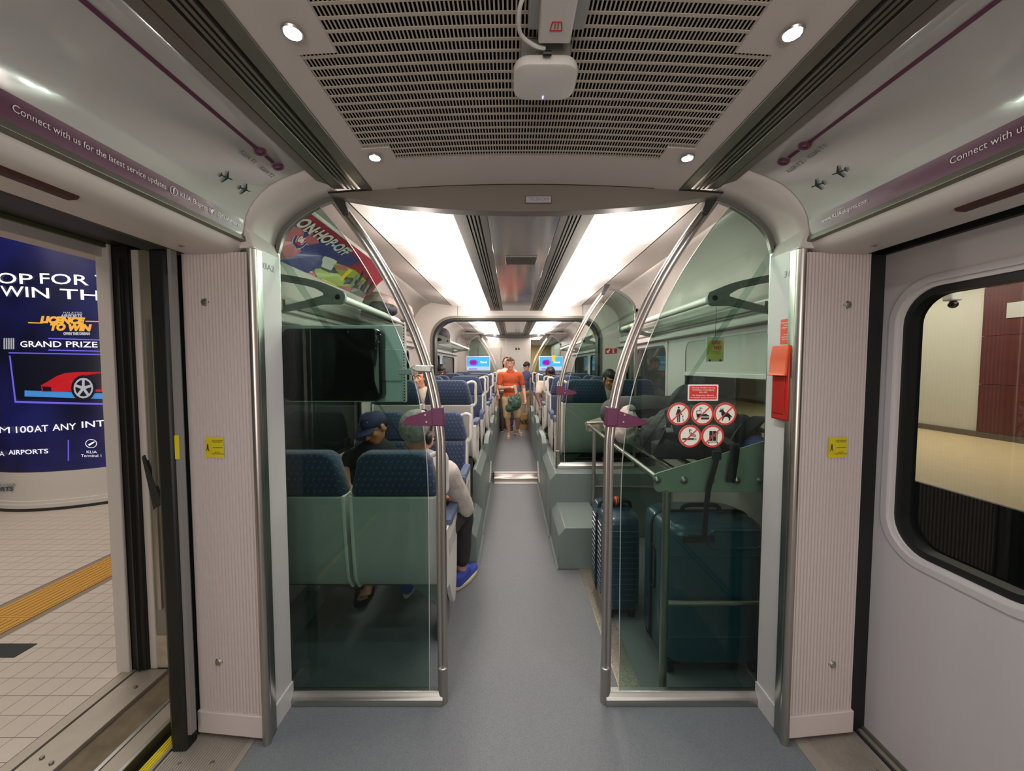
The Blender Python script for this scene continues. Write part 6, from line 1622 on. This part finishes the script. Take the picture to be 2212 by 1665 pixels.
def human(label, loc, head, f, J, skin, hairm, style, shirt, trousers, sleeve=0.6, leg=1.0, shoes=None, k=1.0, u=(0, 0, 1), closed=False, glasses=False, fat=1.0, vox=0.0085, group=None, curl=0.5, name='person', bare_feet=False, hair=True, brow=None):
    root = thing(name, label, 'person', loc, group=group)
    head = V(head); pel, neck = V(J['pelvis']), V(J['neck'])
    L = {q: V(J[q]) for q in J}
    mb = MB(); P, R = head_prims(mb, head, f, u, k)
    mb.cap(neck + (head - neck) * -0.05, 0.056, head + (neck - head) * 0.35, 0.052)
    spine = neck - pel; mid = pel + spine * 0.45; ch = pel + spine * 0.75
    sx = (L['shR'] - L['shL']).normalized(); fw = spine.cross(sx).normalized() if True else None
    RT = Matrix((sx, sx.cross(spine).normalized() * -1, spine.normalized())).transposed()
    def torso(m, e=0.0):
        m.ell(pel + spine * 0.04, ((0.165 + e) * fat, (0.115 + e) * fat, 0.13 + e), RT, 20, 12)
        m.ell(mid, ((0.148 + e) * fat, (0.108 + e) * fat, 0.17 + e), RT, 20, 12)
        m.ell(ch, ((0.165 + e) * fat, 0.115 + e, 0.155 + e), RT, 20, 12)
        m.cap(L['shL'] * 0.92 + ch * 0.08, 0.062 + e, L['shR'] * 0.92 + ch * 0.08, 0.062 + e)
        m.cap(neck - spine * 0.05, 0.07 + e, neck + (head - neck) * 0.1, 0.055 + e)
    torso(mb, -0.008)
    for s in 'LR':
        a, b, c = L['sh' + s], L['el' + s], L['wr' + s]
        mb.cap(a, 0.050, b, 0.038); mb.cap(b, 0.038, c, 0.025)
        hd = J.get('hd' + s, (c - b)); nr = J.get('hn' + s, (0, -1, 0)); hand(mb, c, hd, 1 if s == 'L' else -1, nr, curl)
        a, b, c, t = L['hip' + s], L['kn' + s], L['an' + s], L['toe' + s]
        mb.cap(a, 0.080 * fat, b, 0.054); mb.cap(b, 0.053, b + (c - b) * 0.35, 0.050); mb.cap(b + (c - b) * 0.35, 0.050, c, 0.034)
        hl_ = c + (c - t) * 0.25; hl_.z = t.z
        if bare_feet or shoes is None:
            mb.cap(V((hl_.x, hl_.y, t.z + 0.005)), 0.028, t, 0.026); mb.cap(c, 0.034, c + (t - c) * 0.6, 0.030)
            for q in range(4):
                dd = (t - hl_); dd.z = 0; dd.normalize(); ss = V((-dd.y, dd.x, 0)); mb.cap(t + ss * (q - 1.5) * 0.016, 0.010, t + ss * (q - 1.5) * 0.017 + dd * (0.045 - abs(q - 1) * 0.005), 0.008, 8)
    blob(mb, 'body', skin, root, vox, 2)
    if shirt:
        m = MB(); torso(m, 0.010)
        for s in 'LR':
            a, b, c = L['sh' + s], L['el' + s], L['wr' + s]
            if sleeve <= 1: m.cap(a, 0.066, a + (b - a) * sleeve, 0.056)
            else:
                m.cap(a, 0.066, b, 0.054); m.cap(b, 0.052, b + (c - b) * (sleeve - 1), 0.038)
        blob(m, 'shirt', shirt, root, vox * 1.1, 3, 0.014, 0.06)
    if trousers:
        m = MB(); m.ell(pel + spine * 0.0, (0.180 * fat, 0.135 * fat, 0.12), RT, 20, 12)
        for s in 'LR':
            a, b, c = L['hip' + s], L['kn' + s], L['an' + s]
            if leg <= 1: m.cap(a, 0.098 * fat, a + (b - a) * min(leg, 1), 0.078)
            else: m.cap(a, 0.096 * fat, b, 0.068); m.cap(b, 0.066, b + (c - b) * (leg - 1), 0.054)
        blob(m, 'trousers', trousers, root, vox * 1.1, 3, 0.012, 0.07)
    if shoes:
        for s in 'LR':
            c, t = L['an' + s], L['toe' + s]; d = (t - c); zt = t.z; d.z = 0; d.normalize()
            m = MB(); hl_ = V((c.x, c.y, zt + 0.012)) - d * 0.05
            m.cap(hl_, 0.036, V((t.x, t.y, zt + 0.006)), 0.034); m.cap(hl_ + V((0, 0, 0.03)), 0.038, V((c.x, c.y, zt + 0.05)) + d * 0.06, 0.036)
            o = blob(m, 'shoe', shoes, root, 0.009, 3)
            n_ = V((-d.y, d.x, 0))
            pts = []
            for q in range(24):
                a = 2 * pi * q / 24; pts.append((cos(a), sin(a)))
            mid_ = (hl_ + t) / 2; LL = (V((t.x, t.y, 0)) - V((hl_.x, hl_.y, 0))).length / 2 + 0.040
            MB().loft([[V((mid_.x, mid_.y, z)) + d * x * LL + n_ * y * 0.044 * (1 + 0.1 * x) for x, y in pts] for z in (zt - 0.030, zt - 0.008)]).build('sole', sole_m, o, bevel=0.003)
    face_parts(root, head, f, u, k, hairm, style if hair else 'none', closed, glasses, brow)
    return root, P
sole_m = mat('cream_sole', (206, 196, 168), 0.7)
cloth = lambda n_, c, no=0.08: mat(n_, c, 0.85, noise=no, nscale=20, bump=0.15, bscale=300)

# -- man in the orange polo shirt, walking up the aisle with a green bag
h = at(1102, 786, 7.7)
orange_sh = cloth('orange_polo', (192, 84, 46)); khaki = cloth('khaki_shorts', (190, 166, 128))
z0 = 0.08
JM = dict(pelvis=(-0.075, 7.72, 0.86), neck=(-0.085, 7.70, 1.385), shR=(-0.275, 7.70, 1.32), shL=(0.105, 7.70, 1.32),
          elR=(-0.305, 7.66, 1.06), wrR=(-0.09, 7.46, 1.09), elL=(0.175, 7.74, 1.06), wrL=(0.205, 7.62, 0.84),
          hipR=(-0.165, 7.70, 0.84), hipL=(0.015, 7.72, 0.84), knR=(-0.145, 7.60, 0.49), anR=(-0.115, 7.70, 0.165), toeR=(-0.13, 7.53, z0 + 0.03),
          knL=(0.06, 7.66, 0.50), anL=(0.06, 8.02, 0.20), toeL=(0.13, 7.90, z0 + 0.03), hdR=(1, -0.3, 0.05), hnR=(0, 0, 1), hdL=(0.1, -0.3, -1), hnL=(1, 0, 0))
man, P = human('man in orange polo shirt and khaki shorts walking up the aisle', (-0.05, 7.7, 0.08), h, (-0.05, -1, -0.08), JM, skinA, hair_br, 'receding', orange_sh, khaki, sleeve=0.62, leg=0.92,
               shoes=mat('pinkish_shoe', (196, 160, 140), 0.7), glasses=True, k=1.13, fat=1.0, curl=0.9)
m = MB()
for s in (-1, 1): m.cap((JM['neck'][0] + s * 0.02, 7.60, 1.385), 0.012, (JM['neck'][0] + s * 0.07, 7.64, 1.41), 0.014, 8)
blob(m, 'collar', orange_sh, man, 0.008, 2)
MB().ell((0.02, 7.575, 1.22), (0.010, 0.004, 0.010)).build('chest_logo', dark_p, man)
MB().box(-0.14, -0.115, 7.575, 7.585, 0.90, 0.92).build('belt_buckle', alu, man)
gb = thing('bag', 'dark green bag with pale handle in the hand of the man in orange', 'bag', (0.0, 7.42, 0.62))
m = MB(); m.ell((-0.005, 7.42, 0.80), (0.13, 0.09, 0.15), RY(-0.4), 20, 14).ell((-0.09, 7.42, 0.70), (0.10, 0.07, 0.08), RY(-0.3)).cap((0.05, 7.43, 0.85), 0.07, (0.05, 7.44, 0.98), 0.03)
blob(m, 'bag_body', mat('green_nylon', (58, 86, 70), 0.5, noise=0.5, nscale=14, bump=0.4, bscale=40), gb, 0.010, 2, 0.035, 0.05)
strap([(0.035, 7.43, 0.94), (0.02, 7.42, 1.05), (0.00, 7.41, 1.14), (0.015, 7.44, 1.05), (0.045, 7.45, 0.95)], 0.045, gb, 'bag_handle', mat('pale_handle', (196, 196, 178), 0.7))

def seated(X, D, z0, toward, label, head, f, skin, hairm, style, shirt, trousers, **kw):
    """seated on a seat whose back plane is at D"""
    s = -1 if toward else 1
    y = lambda d: (D + s * d)
    L_ = 1 if toward else -1                  # left hand side in x for somebody facing the lens is +x
    hd = V(head)
    J = dict(pelvis=(X, y(0.19), z0 + 0.56), neck=(X * 0.4 + hd.x * 0.6, (y(0.20) + hd.y * 2) / 3, hd.z - 0.17))
    nk = V(J['neck'])
    J.update(shL=nk + V((L_ * 0.185, 0, -0.055)), shR=nk + V((-L_ * 0.185, 0, -0.055)))
    for q, sg in (('L', L_), ('R', -L_)):
        sh = J['sh' + q]
        J['el' + q] = (sh.x + sg * 0.03, y(0.30), z0 + 0.70); J['wr' + q] = (X + sg * 0.09, y(0.50), z0 + 0.64)
        J['hip' + q] = (X + sg * 0.09, y(0.22), z0 + 0.545); J['kn' + q] = (X + sg * 0.11, y(0.60), z0 + 0.53)
        J['an' + q] = (X + sg * 0.11, y(0.60), z0 + 0.10); J['toe' + q] = (X + sg * 0.12, y(0.74), z0 + 0.032)
        J['hd' + q] = (-sg * 0.4, s * 0.8, -0.2); J['hn' + q] = (0, 0, 1)
    J.update(kw.pop('J', {}))
    return human(label, (X, y(0.3), z0), hd, f, J, skin, hairm, style, shirt, trousers, **kw)
dark_tr = cloth('dark_trousers', (48, 46, 46))
# -- dozing man in the navy cap
capm = cloth('navy_cap', (36, 46, 78)); hp = at(812, 925, 2.84)
pcap, P = seated(-1.09, 3.12, 0.05, True, 'dozing man in navy cap and black shirt in the window seat', hp, (-0.42, -0.82, -0.38), skinB, hair_bk, 'short', cloth('black_shirt', (24, 24, 26)), dark_tr,
       closed=True, glasses=True, u=(-0.25, 0, 1), sleeve=0.7, shoes=None, bare_feet=True, vox=0.0075,
       J=dict(anR=(-1.02, 2.50, 0.09), toeR=(-1.0, 2.40, 0.045), knR=(-1.02, 2.56, 0.52)))
r_, f_, u_ = axes((-0.42, -0.82, -0.38), (-0.25, 0, 1)); R = Matrix((r_, f_, u_)).transposed()
ct = thing('cap', 'navy cap with curved peak on the dozing man', 'cap', P(0, 0, 0.06))
m = MB(); m.ell(P(0, -0.008, 0.055), (0.086, 0.102, 0.070), R, 22, 14); m.ell(P(0, -0.005, 0.098), (0.070, 0.082, 0.022), R, 20, 10)
blob(m, 'crown', capm, ct, 0.007, 2, 0.004, 0.03)
g = [[P(0.078 * (-1 + 2 * i / 10), 0.060 + j * 0.075 / 5 * sqrt(max(0, 1 - (abs(-1 + 2 * i / 10) * 0.92) ** 2)) + 0.03 * sqrt(max(0, 1 - (-1 + 2 * i / 10) ** 2)), 0.040 - 0.012 * (-1 + 2 * i / 10) ** 2 - 0.004 * j) for j in range(6)] for i in range(11)]
MB().sheet(g).build('peak', capm, ct, smooth=True, solid=0.004)
for q in (-0.05, 0.05): MB().ell(P(q, 0.075, 0.085), 0.004).build('eyelet', alu, ct)
sd = thing('sandal', 'black sandal on the bare foot under the near seats', 'sandal', (-1.0, 2.45, 0.0))
MB().loft([[(-1.01 + 0.052 * cos(a), 2.45 + 0.12 * sin(a), z) for a in [2 * pi * k / 20 for k in range(20)]] for z in (0.002, 0.022)]).build('sole', black, sd, bevel=0.004)
MB().tube(sm_path([(-1.062, 2.44, 0.02), (-1.05, 2.43, 0.065), (-1.01, 2.425, 0.08), (-0.97, 2.43, 0.065), (-0.957, 2.44, 0.02)], 4), 0.012, 8).build('strap', black, sd, smooth=True)
# -- grey haired passenger bent forward in the near aisle seat
hp = at(903, 938, 2.18)
white_sl = cloth('cream_jumper', (196, 186, 176)); blue_shoe = mat('blue_mesh_shoe', (58, 74, 170), 0.7, noise=0.1, nscale=60, bump=0.4, bscale=400)
Jg = dict(shR=(-0.42, 2.18, 0.90), shL=(-0.76, 2.15, 0.90), neck=(-0.58, 2.16, 0.98), elR=(-0.345, 2.42, 0.60), wrR=(-0.46, 2.62, 0.60),
          hipR=(-0.52, 2.10, 0.53), knR=(-0.375, 2.58, 0.55), anR=(-0.40, 2.60, 0.12), toeR=(-0.335, 2.76, 0.034),
          hipL=(-0.70, 2.10, 0.53), knL=(-0.74, 2.50, 0.53), anL=(-0.74, 2.52, 0.12), toeL=(-0.74, 2.68, 0.034))
pg, P = seated(-0.63, 1.90, 0.0, False, 'grey haired passenger in cream jumper bent forward, seen from behind', hp, (0.45, 0.75, -0.45), skinA, hair_gr, 'grey', white_sl, dark_tr, shoes=blue_shoe, sleeve=1.85, leg=1.85, u=(0.3, 0.3, 1), vox=0.0075, J=Jg, k=1.12)
r_, f_, u_ = axes((0.45, 0.75, -0.45), (0.3, 0.3, 1))
P0 = P
hs = thing('headphones', 'black headphones around the grey haired head', 'headphones', P(0.08, 0, 0))
MB().tube([P(0.092 * sin(a), -0.02, 0.02 + 0.105 * cos(a)) for a in [-1.5 + 3.0 * k / 16 for k in range(17)]], 0.0055, 8).build('headband', black, hs, smooth=True)
for s in (-1, 1): MB().ell(P(s * 0.090, -0.01, -0.01), (0.018, 0.032, 0.034)).build('ear_cup', black, hs, smooth=True)
flat([(0, 0), (0.04, 0.014), (0.03, 0.026), (-0.004, 0.016)], lambda a, b: V((-0.372 + b * 0.2, 2.66 + a, 0.035 + b))).build('red_flash', red_p, pg)
# -- passengers further on
hp = at(905, 816, 4.52)
seated(-1.09, 4.84, 0.29, True, 'man with short dark hair and cream shirt facing the lens, left window seat', hp, (-0.15, -1, -0.06), skinA, hair_br, 'receding', cloth('cream_shirt', (206, 190, 170)), dark_tr, shoes=black, vox=0.008, brow=hair_bk)
hp = at(1317, 820, 4.52)
pr4, P = seated(1.09, 4.84, 0.29, True, 'man with black hair looking down, right window seat', hp, (0.25, -0.9, -0.42), skinB, hair_bk, 'short', cloth('grey_shirt', (120, 116, 112)), dark_tr, shoes=black, closed=True, vox=0.008)
MB().ell(P(-0.088, 0.012, -0.012), 0.008).build('earbud', plastic_w, pr4, smooth=True)
hp = at(1189, 808, 6.30)
seated(0.60, 6.60, 0.29, True, 'passenger with dark hair and cream sleeve leaning into the aisle, right side', hp, (0.1, -0.9, -0.5), skinC, hair_bk, 'short', cloth('cream_tee', (208, 192, 178)), dark_tr, shoes=black, vox=0.011,
       J=dict(shR=(0.40, 6.35, 1.20), elR=(0.36, 6.2, 1.0), wrR=(0.40, 6.05, 0.86)))
hp = at(953, 803, 6.32)
seated(-1.13, 6.60, 0.29, True, 'passenger with dark hair far back on the left, only the head showing', hp, (0, -0.9, -0.4), skinC, hair_bk, 'short', cloth('brown_tee', (70, 54, 50)), dark_tr, shoes=black, vox=0.012)
def standing(X, Y, z0, H, label, skin, hairm, style, shirt, trousers, shoes, f=(0, -1, 0), **kw):
    q = H / 1.7
    g = lambda x, y, z: (X + x * q, Y + y * q, z0 + z * q)
    J = dict(pelvis=g(0, 0, .90), neck=g(0, 0, 1.42), shR=g(-.18, 0, 1.36), shL=g(.18, 0, 1.36), elR=g(-.22, .02, 1.08), elL=g(.22, .02, 1.08), wrR=g(-.20, -.12, .88), wrL=g(.20, -.12, .88),
             hipR=g(-.09, 0, .88), hipL=g(.09, 0, .88), knR=g(-.10, -.03, .48), knL=g(.10, -.02, .48), anR=g(-.10, .02, .09), anL=g(.10, .02, .09), toeR=g(-.11, -.14, .032), toeL=g(.11, -.14, .032))
    J.update(kw.pop('J', {}))
    return human(label, (X, Y, z0), V(g(0, -0.02, 1.59)), f, J, skin, hairm, style, shirt, trousers, shoes=shoes, vox=0.012, **kw)
standing(-0.17, 8.45, 0.08, 1.60, 'woman with long dark hair and cream top behind the man in orange', skinA, hair_bk, 'long', cloth('cream_top', (214, 200, 184)), cloth('grey_trousers', (90, 86, 84)), black, leg=1.8)
standing(0.30, 9.45, 0.08, 1.50, 'person in blue denim jacket standing beyond the far screen', skinA, hair_bk, 'short', cloth('denim_jacket', (66, 84, 116), 0.3), cloth('beige_trousers', (196, 176, 146)), sole_m, f=(-0.5, -0.8, -0.6), sleeve=1.8, leg=1.8)
oc = hard_case('suitcase', 'orange suitcase beside the aisle behind the man in orange', (-0.245, 8.95, 0.08), 0.26, 0.36, 0.62, mat('orange_shell', (206, 118, 34), 0.4))
nb_ = thing('shopping_bag', 'tan paper shopping bag with bold black letters on the far floor', 'bag', (0.23, 8.75, 0.08))
tanp = mat('kraft_paper', (190, 152, 104), 0.7)
MB().loft([[(0.23 + x * k, 8.75 + y * k, z) for x, y in ((-0.13, -0.06), (0.13, -0.06), (0.13, 0.06), (-0.13, 0.06))] for z, k in ((0.08, 1), (0.42, 1.02))]).build('bag_body', tanp, nb_)
MB().tube(sm_path([(0.17, 8.69, 0.42), (0.19, 8.69, 0.50), (0.27, 8.69, 0.50), (0.29, 8.69, 0.42)], 4), 0.005, 6).build('handle', tanp, nb_)
text('NIKE', 0.15, lambda u, v: (0.23 + u, 8.685, 0.24 + v), 'lettering', black, nb_, bold=0.005, fit=0.24, shear=0.1)
